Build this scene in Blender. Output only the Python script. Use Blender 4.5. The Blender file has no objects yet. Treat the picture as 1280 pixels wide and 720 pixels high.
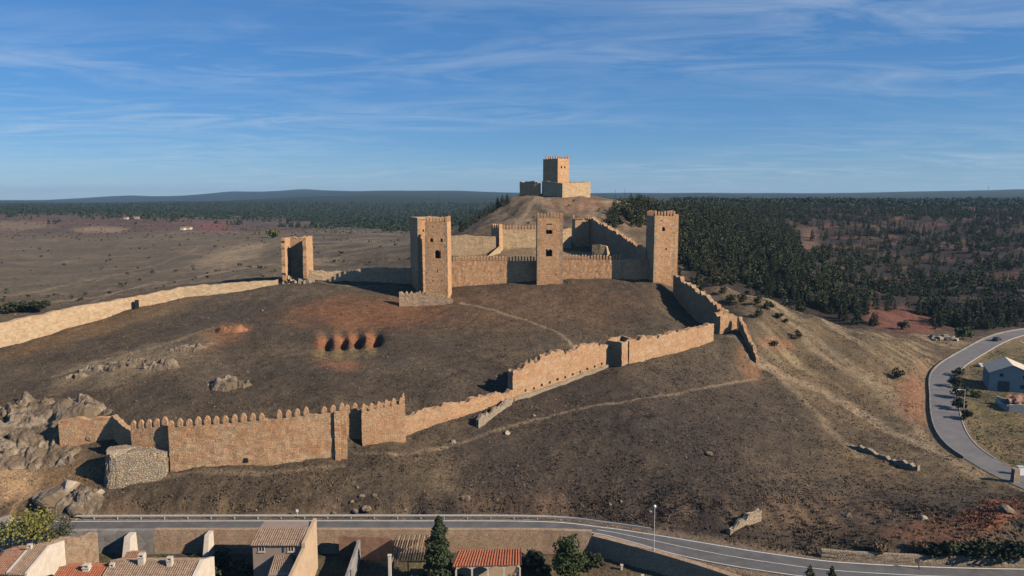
import bpy, math, random
import numpy as np
from mathutils import Vector, Matrix

random.seed(7)
rng = np.random.default_rng(7)
SC = bpy.context.scene
COL = SC.collection
R = math.radians

# ------------------------------------------------------------------ camera, light, exposure
CAM_Z, FPX, PITCH = 55.0, 950.0, R(6.9)
cam_d = bpy.data.cameras.new('camera')
cam = bpy.data.objects.new('camera', cam_d)
COL.objects.link(cam)
cam.location = (0, 0, CAM_Z)
cam.rotation_euler = (math.pi / 2 - PITCH, 0, 0)
cam_d.sensor_width = 36
cam_d.lens = 36 * FPX / 1280
cam_d.clip_start = 1
cam_d.clip_end = 30000
SC.camera = cam

SUN_EL, SUN_AZ = R(29), R(24)          # azimuth: from +X turned towards the camera
SUN_DIR = Vector((math.cos(SUN_AZ) * math.cos(SUN_EL), -math.sin(SUN_AZ) * math.cos(SUN_EL), math.sin(SUN_EL)))
sun_d = bpy.data.lights.new('sun', 'SUN')
sun_d.energy = 5.0
sun_d.angle = R(0.5)
sun_d.color = (1.0, 0.87, 0.71)
sun = bpy.data.objects.new('sun', sun_d)
COL.objects.link(sun)
sun.location = (200, -80, 200)
sun.rotation_euler = (-SUN_DIR).to_track_quat('-Z', 'Y').to_euler()

W = bpy.data.worlds.new('World')
SC.world = W
W.use_nodes = True
wt = W.node_tree
wt.nodes.clear()
def wn(t, **kw):
    n = wt.nodes.new(t)
    for k, v in kw.items():
        setattr(n, k, v)
    return n
w_out = wn('ShaderNodeOutputWorld')
w_bg = wn('ShaderNodeBackground')
w_bg.inputs['Strength'].default_value = 0.051
sky = wn('ShaderNodeTexSky', sky_type='NISHITA', sun_disc=False)
sky.sun_elevation = SUN_EL
sky.sun_rotation = math.atan2(SUN_DIR.x, SUN_DIR.y)
sky.altitude = 1000
sky.air_density = 1.0
sky.dust_density = 0.0
sky.ozone_density = 5.0
# thin cirrus, on a plane high above
tc = wn('ShaderNodeTexCoord')
sep = wn('ShaderNodeSeparateXYZ')
wt.links.new(tc.outputs['Generated'], sep.inputs[0])
zz = wn('ShaderNodeMath', operation='ADD'); zz.inputs[1].default_value = 0.06
wt.links.new(sep.outputs['Z'], zz.inputs[0])
zm = wn('ShaderNodeMath', operation='MAXIMUM'); zm.inputs[1].default_value = 0.03
wt.links.new(zz.outputs[0], zm.inputs[0])
dx = wn('ShaderNodeMath', operation='DIVIDE'); dy = wn('ShaderNodeMath', operation='DIVIDE')
wt.links.new(sep.outputs['X'], dx.inputs[0]); wt.links.new(zm.outputs[0], dx.inputs[1])
wt.links.new(sep.outputs['Y'], dy.inputs[0]); wt.links.new(zm.outputs[0], dy.inputs[1])
cmb = wn('ShaderNodeCombineXYZ')
wt.links.new(dx.outputs[0], cmb.inputs['X']); wt.links.new(dy.outputs[0], cmb.inputs['Y'])
mp = wn('ShaderNodeMapping')
mp.inputs['Rotation'].default_value = (0, 0, R(-24))
mp.inputs['Scale'].default_value = (0.50, 0.95, 1)
mp.inputs['Location'].default_value = (2.1, 0.9, 0)
wt.links.new(cmb.outputs[0], mp.inputs['Vector'])
n1 = wn('ShaderNodeTexNoise'); n1.inputs['Scale'].default_value = 1.5
n1.inputs['Detail'].default_value = 11; n1.inputs['Roughness'].default_value = 0.64; n1.inputs['Distortion'].default_value = 1.6
n2 = wn('ShaderNodeTexNoise'); n2.inputs['Scale'].default_value = 0.45
n2.inputs['Detail'].default_value = 3
wt.links.new(mp.outputs[0], n1.inputs['Vector']); wt.links.new(mp.outputs[0], n2.inputs['Vector'])
r1 = wn('ShaderNodeMapRange'); r1.inputs['From Min'].default_value = 0.42; r1.inputs['From Max'].default_value = 0.85
r2 = wn('ShaderNodeMapRange'); r2.inputs['From Min'].default_value = 0.34; r2.inputs['From Max'].default_value = 0.66
wt.links.new(n1.outputs[0], r1.inputs['Value']); wt.links.new(n2.outputs[0], r2.inputs['Value'])
cm = wn('ShaderNodeMath', operation='MULTIPLY')
wt.links.new(r1.outputs[0], cm.inputs[0]); wt.links.new(r2.outputs[0], cm.inputs[1])
cm2 = wn('ShaderNodeMath', operation='MULTIPLY'); cm2.inputs[1].default_value = 0.62
wt.links.new(cm.outputs[0], cm2.inputs[0])
mixc = wn('ShaderNodeMix', data_type='RGBA')
wt.links.new(cm2.outputs[0], mixc.inputs['Factor'])
hsv = wn('ShaderNodeHueSaturation'); hsv.inputs['Saturation'].default_value = 1.28
wt.links.new(sky.outputs[0], hsv.inputs['Color'])
tint = wn('ShaderNodeMix', data_type='RGBA', blend_type='MULTIPLY'); tint.inputs[0].default_value = 1.0
tint.inputs[7].default_value = (0.90, 1.0, 1.22, 1)
wt.links.new(hsv.outputs[0], tint.inputs[6])
even = wn('ShaderNodeMix', data_type='RGBA'); even.inputs[0].default_value = 0.38
even.inputs[7].default_value = (1.95, 4.3, 7.7, 1)
wt.links.new(tint.outputs[2], even.inputs[6])
wt.links.new(even.outputs[2], mixc.inputs[6])
mixc.inputs[7].default_value = (7.6, 8.6, 9.8, 1)
wt.links.new(mixc.outputs[2], w_bg.inputs['Color'])
wt.links.new(w_bg.outputs[0], w_out.inputs['Surface'])

vs = SC.view_settings
vs.view_transform = 'Standard'
vs.look = 'None'
vs.exposure = 0.62
vs.gamma = 1.0
vs.use_curve_mapping = False
SC.render.engine = 'CYCLES'
SC.cycles.volume_bounces = 0
SC.cycles.max_bounces = 5
SC.cycles.diffuse_bounces = 0
SC.cycles.use_denoising = True

# ------------------------------------------------------------------ photograph geometry -> world
cp_, sp_ = math.cos(PITCH), math.sin(PITCH)
def P(px, py, D):
    u = (px - 640) / FPX; v = (py - 360) / FPX
    t = D / (cp_ - v * sp_)
    return np.array((u * t, D, CAM_Z + t * (-sp_ - v * cp_)))
def project(X, Y, Z):
    dz = Z - CAM_Z
    t = Y * cp_ - dz * sp_
    v = -(dz * cp_ + Y * sp_) / t
    return 640 + FPX * X / t, 360 + FPX * v

# ------------------------------------------------------------------ numpy noise
def _hash(ix, iy, seed):
    h = (ix.astype(np.int64) * 374761393 + iy.astype(np.int64) * 668265263 + seed * 974634541) & 0xFFFFFFFF
    h = ((h ^ (h >> 13)) * 1274126177) & 0xFFFFFFFF
    h = h ^ (h >> 16)
    return (h & 0xFFFF) / 65535.0
def vnoise(x, y, seed=0):
    x = np.asarray(x, float); y = np.asarray(y, float)
    ix = np.floor(x); iy = np.floor(y)
    fx = x - ix; fy = y - iy
    fx = fx * fx * (3 - 2 * fx); fy = fy * fy * (3 - 2 * fy)
    a = _hash(ix, iy, seed); b = _hash(ix + 1, iy, seed)
    c = _hash(ix, iy + 1, seed); d = _hash(ix + 1, iy + 1, seed)
    return (a * (1 - fx) + b * fx) * (1 - fy) + (c * (1 - fx) + d * fx) * fy
def fbm(x, y, seed=0, oct=4, gain=0.5):
    s = 0; a = 1; t = 0
    for i in range(oct):
        s = s + a * vnoise(x * 2 ** i + 17.3 * i, y * 2 ** i - 9.1 * i, seed + i); t += a; a *= gain
    return s / t
def sstep(e0, e1, x):
    t = np.clip((x - e0) / (e1 - e0), 0, 1)
    return t * t * (3 - 2 * t)

# ------------------------------------------------------------------ object helpers
def tag(o, label=None, cat=None, group=None, kind=None):
    if label:
        o['label'] = label
        if not kind: o['kind'] = 'thing'
    if cat: o['category'] = cat
    if group: o['group'] = group
    if kind: o['kind'] = kind
    return o
def worldloc(o):
    v = Vector((0, 0, 0))
    while o is not None:
        v = v + o.location; o = o.parent
    return v
def empty(name, loc, label, cat, group=None):
    o = bpy.data.objects.new(name, None)
    o.empty_display_size = 0.5
    COL.objects.link(o); o.location = tuple(float(c) for c in loc)
    return tag(o, label, cat, group)
class MB:
    def __init__(s): s.v = []; s.f = []; s.m = []
    def add(s, vs_, fs, mi=0):
        o = len(s.v)
        s.v.extend([tuple(map(float, v)) for v in vs_]); s.f.extend([tuple(i + o for i in f) for f in fs]); s.m.extend([mi] * len(fs))
    def box(s, c, size, yaw=0.0, taper=1.0, mi=0, jit=0.0):
        cx, cy, cz = c; sx, sy, sz = size[0] / 2, size[1] / 2, size[2]
        ca, sa = math.cos(yaw), math.sin(yaw)
        vs_ = []
        for k, z in ((1, 0), (taper, sz)):
            for (x, y) in ((-sx, -sy), (sx, -sy), (sx, sy), (-sx, sy)):
                x, y = x * k, y * k
                vs_.append((cx + x * ca - y * sa + random.uniform(-jit, jit), cy + x * sa + y * ca + random.uniform(-jit, jit), cz + z + random.uniform(-jit, jit)))
        s.add(vs_, [(3, 2, 1, 0), (4, 5, 6, 7), (0, 1, 5, 4), (1, 2, 6, 5), (2, 3, 7, 6), (3, 0, 4, 7)], mi)
    def hexa(s, b4, t4, mi=0):                      # bottom 4 and top 4 corners, counter-clockwise
        s.add(list(b4) + list(t4), [(3, 2, 1, 0), (4, 5, 6, 7), (0, 1, 5, 4), (1, 2, 6, 5), (2, 3, 7, 6), (3, 0, 4, 7)], mi)
    def tube(s, p0, p1, r0, r1=None, n=8, mi=0):
        r1 = r0 if r1 is None else r1
        p0, p1 = Vector(p0), Vector(p1)
        q = (p1 - p0).to_track_quat('Z', 'Y')
        vs_ = []
        for p, r in ((p0, r0), (p1, r1)):
            for i in range(n):
                a = 2 * math.pi * i / n
                vs_.append(p + q @ Vector((r * math.cos(a), r * math.sin(a), 0)))
        s.add(vs_, [(i, (i + 1) % n, n + (i + 1) % n, n + i) for i in range(n)] + [tuple(range(n - 1, -1, -1)), tuple(range(n, 2 * n))], mi)
    def grid(s, pts, mi=0):                         # pts[row][col]
        nr, nc = len(pts), len(pts[0])
        s.add([p for row in pts for p in row],
              [(r * nc + c, r * nc + c + 1, (r + 1) * nc + c + 1, (r + 1) * nc + c) for r in range(nr - 1) for c in range(nc - 1)], mi)
    def ball(s, c, r, nu=10, nv=6, sq=1.0, mi=0):
        pts = []
        for i in range(nv + 1):
            th = math.pi * i / nv
            pts.append([(c[0] + r * math.sin(th) * math.cos(2 * math.pi * j / nu), c[1] + r * math.sin(th) * math.sin(2 * math.pi * j / nu), c[2] - sq * r * math.cos(th)) for j in range(nu + 1)])
        s.grid(pts, mi)
    def build(s, name, mats, parent=None, loc=None, smooth=False):
        if loc is None:
            org = worldloc(parent) if parent is not None else Vector((0, 0, 0))
        else:
            org = Vector([float(c) for c in loc])
        me = bpy.data.meshes.new(name)
        me.from_pydata([(v[0] - org.x, v[1] - org.y, v[2] - org.z) for v in s.v], [], s.f)
        mats = mats if isinstance(mats, (list, tuple)) else [mats]
        for m in mats: me.materials.append(m)
        if len(mats) > 1: me.polygons.foreach_set('material_index', s.m)
        if smooth: me.polygons.foreach_set('use_smooth', [True] * len(me.polygons))
        me.update()
        o = bpy.data.objects.new(name, me)
        COL.objects.link(o)
        if parent is not None: o.parent = parent
        elif loc is not None: o.location = org
        return o
def np_mesh(name, V, F, mat, col=None, smooth=False):
    """V (n,3), F (m,k) arrays -> mesh object"""
    me = bpy.data.meshes.new(name)
    n, (m, k) = len(V), F.shape
    me.vertices.add(n); me.vertices.foreach_set('co', np.ascontiguousarray(V, np.float32).ravel())
    me.loops.add(m * k); me.loops.foreach_set('vertex_index', np.ascontiguousarray(F, np.int32).ravel())
    me.polygons.add(m)
    me.polygons.foreach_set('loop_start', np.arange(0, m * k, k, dtype=np.int32))
    me.polygons.foreach_set('loop_total', np.full(m, k, np.int32))
    if smooth: me.polygons.foreach_set('use_smooth', np.ones(m, bool))
    me.update(calc_edges=True)
    if col is not None:
        at = me.color_attributes.new('Col', 'FLOAT_COLOR', 'POINT')
        c4 = np.ones((n, 4), np.float32); c4[:, :3] = col
        at.data.foreach_set('color', c4.ravel())
    me.materials.append(mat)
    o = bpy.data.objects.new(name, me)
    COL.objects.link(o)
    return o

# ------------------------------------------------------------------ materials
class NT:
    def __init__(s, name):
        s.mat = bpy.data.materials.new(name); s.mat.use_nodes = True
        s.t = s.mat.node_tree; s.b = s.t.nodes['Principled BSDF']
        s.b.inputs['Roughness'].default_value = 0.92
        s.b.inputs['Specular IOR Level'].default_value = 0.15
        s.co = s.t.nodes.new('ShaderNodeTexCoord').outputs['Object']
    def noise(s, scale, detail=4, rough=0.55, vec=None, dist=0.0):
        n = s.t.nodes.new('ShaderNodeTexNoise')
        n.inputs['Scale'].default_value = scale; n.inputs['Detail'].default_value = detail
        n.inputs['Roughness'].default_value = rough; n.inputs['Distortion'].default_value = dist
        s.t.links.new(vec or s.co, n.inputs['Vector'])
        return n.outputs[0]
    def scaled(s, sc):
        m = s.t.nodes.new('ShaderNodeMapping'); m.inputs['Scale'].default_value = sc
        s.t.links.new(s.co, m.inputs['Vector']); return m.outputs[0]
    def voro(s, scale, out='Color', vec=None, feature='F1'):
        n = s.t.nodes.new('ShaderNodeTexVoronoi'); n.feature = feature
        n.inputs['Scale'].default_value = scale
        s.t.links.new(vec or s.co, n.inputs['Vector'])
        return n.outputs[out]
    def rng(s, v, a, b, c=0.0, d=1.0):
        n = s.t.nodes.new('ShaderNodeMapRange')
        for k, x in zip(('From Min', 'From Max', 'To Min', 'To Max'), (a, b, c, d)): n.inputs[k].default_value = x
        s.t.links.new(v, n.inputs['Value']); return n.outputs[0]
    def mix(s, f, a, b, mode='MIX'):
        n = s.t.nodes.new('ShaderNodeMix'); n.data_type = 'RGBA'; n.blend_type = mode
        for sock, x in ((n.inputs[0], f), (n.inputs[6], a), (n.inputs[7], b)):
            if isinstance(x, (int, float)): sock.default_value = x
            elif isinstance(x, tuple): sock.default_value = (*x, 1)
            else: s.t.links.new(x, sock)
        return n.outputs[2]
    def math(s, op, a, b):
        n = s.t.nodes.new('ShaderNodeMath'); n.operation = op
        for sock, x in ((n.inputs[0], a), (n.inputs[1], b)):
            if isinstance(x, (int, float)): sock.default_value = x
            else: s.t.links.new(x, sock)
        return n.outputs[0]
    def attr(s, name='Col'):
        n = s.t.nodes.new('ShaderNodeAttribute'); n.attribute_name = name; return n.outputs['Color']
    def bump(s, h, strength=0.5, dist=0.1):
        n = s.t.nodes.new('ShaderNodeBump'); n.inputs['Strength'].default_value = strength; n.inputs['Distance'].default_value = dist
        s.t.links.new(h, n.inputs['Height']); s.t.links.new(n.outputs[0], s.b.inputs['Normal'])
    def base(s, c):
        if isinstance(c, tuple): s.b.inputs['Base Color'].default_value = (*c, 1)
        else: s.t.links.new(c, s.b.inputs['Base Color'])
        return s
def stone_mat(name, c1, c2, c3, block=1.7, rough_bump=0.6, stain=0.55):
    """rubble masonry: blocks of slightly different tone, mortar, large weather stains"""
    n = NT(name)
    warp = n.scaled((1.0, 1.0, 1.7))
    cell = n.voro(block, 'Color', warp)
    sepn = n.t.nodes.new('ShaderNodeSeparateColor'); n.t.links.new(cell, sepn.inputs[0])
    edge = n.voro(block, 'Distance', warp, 'DISTANCE_TO_EDGE')
    big = n.noise(0.13, 5, 0.6)
    mid = n.noise(0.9, 6, 0.65)
    streak = n.noise(0.5, 4, 0.6, n.scaled((1.2, 1.2, 0.14)))
    c = n.mix(n.rng(big, 0.36, 0.66), c1, c2)
    c = n.mix(n.rng(mid, 0.5, 0.8, 0, 0.7), c, c3)
    c = n.mix(n.rng(n.noise(0.28, 4, 0.55, n.scaled((1.0, 1.0, 2.2))), 0.50, 0.62, 0, 0.5), c, tuple(min(0.8, x * y) for x, y in zip(c3, (1.12, 1.12, 1.1))))
    c = n.mix(1.0, c, n.mix(sepn.outputs[0], (0.84, 0.84, 0.84), (1.22, 1.20, 1.17)), 'MULTIPLY')
    c = n.mix(n.rng(edge, 0.0, 0.09, stain * 0.7, 0.0), c, tuple(x * 0.55 for x in c3))
    c = n.mix(n.rng(streak, 0.52, 0.80, 0, stain * 0.8), c, tuple(x * 0.66 for x in c2))
    n.base(c)
    h = n.math('ADD', n.rng(edge, 0.0, 0.18, 0, 1), n.math('MULTIPLY', n.noise(3.0, 6, 0.7), 0.9))
    n.bump(h, rough_bump, 0.14)
    return n.mat
M = {}
M['sandstone'] = stone_mat('sandstone_masonry', (0.46, 0.285, 0.155), (0.41, 0.215, 0.105), (0.41, 0.30, 0.195), 1.6)
M['tower_stone'] = stone_mat('tower_masonry', (0.46, 0.27, 0.145), (0.40, 0.21, 0.105), (0.39, 0.265, 0.155), 1.3, 0.4, 0.4)
M['pale_stone'] = stone_mat('pale_masonry', (0.42, 0.30, 0.175), (0.38, 0.255, 0.14), (0.38, 0.30, 0.195), 1.2, 0.4, 0.35)
M['west_stone'] = stone_mat('smooth_tan_masonry', (0.36, 0.262, 0.165), (0.335, 0.23, 0.135), (0.33, 0.265, 0.18), 1.2, 0.3, 0.3)
M['bastion_stone'] = stone_mat('bastion_rubble', (0.35, 0.275, 0.195), (0.29, 0.22, 0.15), (0.31, 0.265, 0.205), 2.2, 1.0, 0.6)
M['rubble'] = stone_mat('rubble_masonry', (0.47, 0.295, 0.17), (0.41, 0.215, 0.11), (0.43, 0.33, 0.215), 3.0, 0.8, 0.45)
M['grey_rubble'] = stone_mat('grey_rubble_masonry', (0.36, 0.285, 0.20), (0.31, 0.235, 0.16), (0.32, 0.28, 0.225), 3.0, 0.9, 0.3)
M['quoin'] = stone_mat('quoin_stone', (0.33, 0.235, 0.145), (0.34, 0.22, 0.13), (0.28, 0.23, 0.17), 1.0, 0.4, 0.4)
M['plaster_tan'] = stone_mat('tan_retaining_wall', (0.34, 0.235, 0.155), (0.30, 0.195, 0.125), (0.29, 0.235, 0.17), 2.8, 0.3, 0.45)
M['plaster_grey'] = stone_mat('grey_concrete', (0.22, 0.20, 0.185), (0.20, 0.185, 0.17), (0.185, 0.175, 0.165), 0.5, 0.15, 0.3)
def plain(name, c, var=0.25, scale=1.2, rough=0.9, bump=0.15, spec=0.15):
    n = NT(name); n.b.inputs['Roughness'].default_value = rough; n.b.inputs['Specular IOR Level'].default_value = spec
    v = n.noise(scale, 6, 0.65)
    v2 = n.noise(scale * 7, 3, 0.6)
    cc = n.mix(n.rng(v, 0.3, 0.7), tuple(x * (1 - var) for x in c), tuple(min(0.85, x * (1 + var)) for x in c))
    cc = n.mix(n.rng(v2, 0.45, 0.75, 0, 0.4), cc, tuple(x * 0.7 for x in c))
    n.base(cc); n.bump(v2, bump, 0.05)
    return n.mat
M['white_plaster'] = plain('white_plaster', (0.50, 0.43, 0.35), 0.15, 0.7)
M['ochre_plaster'] = plain('ochre_plaster', (0.42, 0.30, 0.195), 0.15, 0.6)
M['pink_plaster'] = plain('pinkish_plaster', (0.40, 0.285, 0.20), 0.14, 0.6)
M['brown_wall'] = plain('reddish_brown_wall', (0.20, 0.115, 0.075), 0.25, 0.8)
M['mauve_plaster'] = plain('mauve_grey_plaster', (0.26, 0.195, 0.155), 0.12, 0.6)
M['bluish_plaster'] = plain('pale_grey_render', (0.36, 0.33, 0.29), 0.12, 0.5)
n = NT('weathered_limestone')
rk = n.mix(n.rng(n.noise(0.7, 6, 0.65), 0.35, 0.68), (0.215, 0.17, 0.12), (0.33, 0.262, 0.195))
rk = n.mix(n.rng(n.noise(0.22, 5, 0.7), 0.40, 0.54, 0, 0.9), rk, (0.125, 0.09, 0.058))
rk = n.mix(n.rng(n.noise(2.2, 5, 0.7), 0.55, 0.72, 0, 0.6), rk, (0.11, 0.095, 0.08))
n.base(rk); n.bump(n.math('ADD', n.noise(1.1, 6, 0.7), n.math('MULTIPLY', n.voro(0.9, 'Distance', None, 'DISTANCE_TO_EDGE'), 0.8)), 1.0, 0.5)
M['rock'] = n.mat
M['pale_rock'] = plain('pale_boulder', (0.31, 0.25, 0.19), 0.3, 0.6, 0.95, 0.6)
M['red_rock'] = plain('red_earth_rock', (0.22, 0.105, 0.055), 0.35, 0.5, 0.95, 0.6)
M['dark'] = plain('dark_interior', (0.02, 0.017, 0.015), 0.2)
M['wood'] = plain('weathered_wood', (0.12, 0.08, 0.05), 0.3, 3)
M['metal'] = plain('galvanised_metal', (0.42, 0.43, 0.43), 0.12, 2, 0.45, 0.05, 0.4)
M['dark_metal'] = plain('dark_metal', (0.06, 0.06, 0.065), 0.2, 2, 0.5, 0.05, 0.4)
M['white_paint'] = plain('white_road_paint', (0.55, 0.54, 0.50), 0.25, 2.0)
M['glass'] = plain('window_glass', (0.03, 0.035, 0.04), 0.2, 1, 0.15, 0.0, 0.5)
M['lamp_white'] = plain('white_lamp_globe', (0.75, 0.75, 0.72), 0.05, 1, 0.4, 0.0, 0.4)
M['bark'] = plain('bark', (0.09, 0.065, 0.045), 0.35, 3, 0.95, 0.5)
M['car_paint'] = plain('dark_car_paint', (0.03, 0.03, 0.035), 0.1, 1, 0.3, 0.0, 0.5)
M['tyre'] = plain('tyre_rubber', (0.02, 0.02, 0.02), 0.1, 4)
def tile_mat(name, c1, c2):
    n = NT(name)
    v = n.voro(3.0, 'Color'); s = n.t.nodes.new('ShaderNodeSeparateColor'); n.t.links.new(v, s.inputs[0])
    c = n.mix(s.outputs[0], c1, c2)
    c = n.mix(n.rng(n.noise(0.8, 5), 0.5, 0.75, 0, 0.6), c, (0.20, 0.15, 0.11))
    n.base(c); n.bump(n.noise(6, 4), 0.3, 0.05)
    return n.mat
M['tile_brown'] = tile_mat('weathered_clay_tile', (0.19, 0.125, 0.085), (0.29, 0.205, 0.145))
M['tile_red'] = tile_mat('red_clay_tile', (0.27, 0.075, 0.035), (0.32, 0.12, 0.065))
M['tile_redbrown'] = tile_mat('red_brown_clay_tile', (0.20, 0.095, 0.06), (0.27, 0.155, 0.10))
def leaf_mat(name, c1, c2, wscale=0.16):
    n = NT(name); n.b.inputs['Roughness'].default_value = 0.75
    oi = n.t.nodes.new('ShaderNodeObjectInfo')
    geo = n.t.nodes.new('ShaderNodeNewGeometry')
    a = n.noise(wscale, 2, 0.5, geo.outputs['Position'])
    f = n.math('ADD', n.rng(a, 0.3, 0.7, 0, 0.6), n.math('MULTIPLY', oi.outputs['Random'], 0.4))
    c = n.mix(f, c1, c2)
    c = n.mix(1.0, c, n.mix(n.noise(2.5, 2, 0.5), (0.7, 0.7, 0.7), (1.3, 1.3, 1.3)), 'MULTIPLY')
    n.base(c)
    return n.mat
M['pine'] = leaf_mat('pine_needles', (0.024, 0.033, 0.015), (0.052, 0.057, 0.024))
M['far_pine'] = leaf_mat('far_pine_needles', (0.024, 0.036, 0.018), (0.040, 0.054, 0.026), 0.012)
M['juniper'] = leaf_mat('juniper_leaves', (0.035, 0.040, 0.018), (0.060, 0.062, 0.028))
M['conifer'] = leaf_mat('conifer_leaves', (0.030, 0.042, 0.020), (0.050, 0.065, 0.028))
M['bush'] = leaf_mat('broad_leaves', (0.040, 0.060, 0.020), (0.075, 0.095, 0.030))
M['yellow_leaf'] = leaf_mat('yellow_green_leaves', (0.11, 0.115, 0.025), (0.19, 0.17, 0.04))
M['dry_leaf'] = leaf_mat('dry_brown_leaves', (0.10, 0.065, 0.04), (0.20, 0.13, 0.07))
M['dark_hedge'] = leaf_mat('dark_hedge_leaves', (0.022, 0.030, 0.016), (0.05, 0.055, 0.025))
def attr_mat(name, rough=0.95):
    n = NT(name); n.base(n.attr()); n.b.inputs['Roughness'].default_value = rough; return n.mat
M['tuft'] = attr_mat('dry_scrub')
# ground
n = NT('ground')
cc = n.attr()
a = n.noise(0.35, 7, 0.68); b_ = n.noise(1.7, 6, 0.72); c_ = n.noise(0.05, 4, 0.6)
cc = n.mix(1.0, cc, n.mix(n.rng(a, 0.28, 0.72), (0.66, 0.67, 0.70), (1.36, 1.33, 1.26)), 'MULTIPLY')
cc = n.mix(1.0, cc, n.mix(n.rng(b_, 0.30, 0.70), (0.55, 0.56, 0.58), (1.45, 1.42, 1.36)), 'MULTIPLY')
cc = n.mix(1.0, cc, n.mix(n.rng(c_, 0.34, 0.66), (0.86, 0.88, 0.92), (1.16, 1.12, 1.04)), 'MULTIPLY')
st = n.voro(0.9, 'Distance')
cc = n.mix(n.rng(st, 0.0, 0.16, 0.55, 0.0), cc, (0.36, 0.30, 0.23))
n.base(cc)
n.bump(n.math('ADD', a, n.math('MULTIPLY', b_, 0.8)), 0.9, 0.75)
M['ground'] = n.mat
n = NT('asphalt'); n.b.inputs['Roughness'].default_value = 0.85
n.base(n.mix(n.rng(n.noise(0.35, 7, 0.75), 0.35, 0.65), (0.085, 0.08, 0.078), (0.135, 0.127, 0.122))); n.bump(n.noise(9, 3), 0.2, 0.02)
M['asphalt'] = n.mat
n = NT('kerb_concrete'); n.base(n.mix(n.noise(1.5, 5), (0.28, 0.25, 0.21), (0.42, 0.38, 0.33))); M['kerb'] = n.mat
n = NT('worn_asphalt'); n.b.inputs['Roughness'].default_value = 0.85
n.base(n.mix(n.rng(n.noise(0.3, 7, 0.75), 0.35, 0.65), (0.125, 0.115, 0.112), (0.175, 0.163, 0.157))); n.bump(n.noise(9, 3), 0.2, 0.02)
M['worn_asphalt'] = n.mat
# ------------------------------------------------------------------ terrain
# wall traces: (x, y of the foot, y of the top) in the photograph, distance from the camera in metres
W_WEST = [(-90, 462, 428, 192), (0, 436, 405, 205), (85, 410, 386, 222), (170, 384, 371, 240), (230, 372, 359, 250), (348, 356, 350, 264)]
W_LINK = [(384, 351, 339, 268), (420, 351, 340, 270), (470, 352, 334, 273), (520, 356, 335, 274)]
W_BARB = [(499, 377, 366, 244), (523, 378, 366, 244.5), (566, 380, 374.5, 244.5)]
W_ENDW = [(74, 545, 527, 142), (141, 546, 520, 143)]
W_RETN = [(141, 546, 521, 143), (152, 549, 532, 140), (167, 556, 540, 137)]
W_MER0 = [(166, 580, 537, 135.8), (214, 586, 532, 135.3)]
W_LONG = [(213, 588, 535, 134), (330, 583, 526, 135.5), (434, 574, 514, 138)]
W_GAP = [(432, 562, 515, 144.6), (455, 557, 512, 145.2)]
W_BAST = [(436, 560, 0, 143), (453, 557, 0, 143.5), (485, 555, 0, 144)]
W_LOW = [(506, 548, 521, 148), (560, 527, 508, 153), (600, 513, 499, 158.5), (642, 502, 489, 165)]
W_TALL = [(641, 502, 467, 166), (690, 484, 443, 175), (725, 472, 434, 182), (764, 458, 428, 190)]
W_EAST = [(778, 457, 426, 187), (840, 441, 416, 200), (892, 424, 406, 212)]
W_FALL = [(841, 371, 343, 257), (870, 403, 365, 241), (898, 416, 386, 228), (904, 416, 388, 223.5)]
W_RUIN = [(923, 411, 402, 219), (933, 430, 418, 213), (945, 453, 446, 207)]

ctl = []
for w in (W_WEST, W_LINK, W_LOW, W_TALL, W_EAST, W_LONG, W_BAST, W_FALL, W_RUIN):
    for (px, pb, pt, D) in w: ctl.append(P(px, pb, D))
def cp(*rows):
    for r in rows: ctl.append(P(*r))
# hillside between the road and the lower wall
cp((-40, 640, 123), (60, 646, 126), (100, 620, 129), (130, 606, 131), (200, 592, 134), (300, 615, 130), (300, 645, 126), (500, 645, 126), (600, 645, 126), (440, 590, 134.5), (520, 562, 143))
cp((560, 600, 135.5), (640, 580, 141), (640, 540, 152), (720, 500, 168), (800, 600, 135), (720, 640, 127.5), (800, 645, 125), (800, 540, 152), (850, 500, 174), (850, 560, 147))
cp((950, 600, 140), (950, 530, 166), (950, 470, 203), (1050, 540, 174), (1100, 580, 155), (1150, 620, 134), (1250, 640, 119), (1200, 664, 113), (1100, 674, 112.5), (1000, 664, 119), (900, 645, 122), (900, 440, 209))
cp((940, 450, 208), (1000, 450, 219), (1080, 470, 212), (1140, 492, 206), (1100, 520, 190), (1000, 500, 192), (1330, 640, 116), (1400, 650, 112))
# crest of the right-hand slope and what lies behind it
cp((905, 428, 211.5), (918, 430, 211), (846, 396, 241), (858, 408, 231))
cp((848, 352, 264), (900, 354, 266), (960, 372, 253), (1020, 395, 246), (1080, 420, 240), (1130, 452, 230))
cp((920, 390, 238), (980, 410, 233), (1050, 440, 226))
for (x, y, z) in ((70, 300, 17), (95, 295, 9), (120, 290, 3.5), (140, 275, 2), (60, 320, 22), (150, 250, -0.5), (130, 225, -1)): ctl.append(np.array((x, y, z), float))
# enclosure ground
cp((300, 520, 146), (100, 520, 151), (200, 520, 148), (420, 500, 152), (500, 506, 157), (560, 484, 166), (300, 470, 172), (300, 440, 190), (100, 450, 185), (440, 450, 188), (0, 470, 178), (0, 520, 151), (30, 560, 143), (-80, 520, 150), (-80, 600, 134), (-80, 480, 172))
cp((600, 450, 188), (700, 430, 203), (650, 400, 225), (750, 400, 228), (838, 407, 224), (880, 415, 220), (450, 390, 232), (300, 400, 222), (150, 405, 222), (40, 430, 209), (560, 420, 212), (815, 372, 248), (600, 375, 246), (700, 372, 250))
cp((400, 360, 257), (550, 379, 246), (620, 356, 266), (687, 356, 262), (780, 350, 266), (826, 351, 261), (470, 366, 258), (530, 374, 255))
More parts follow.
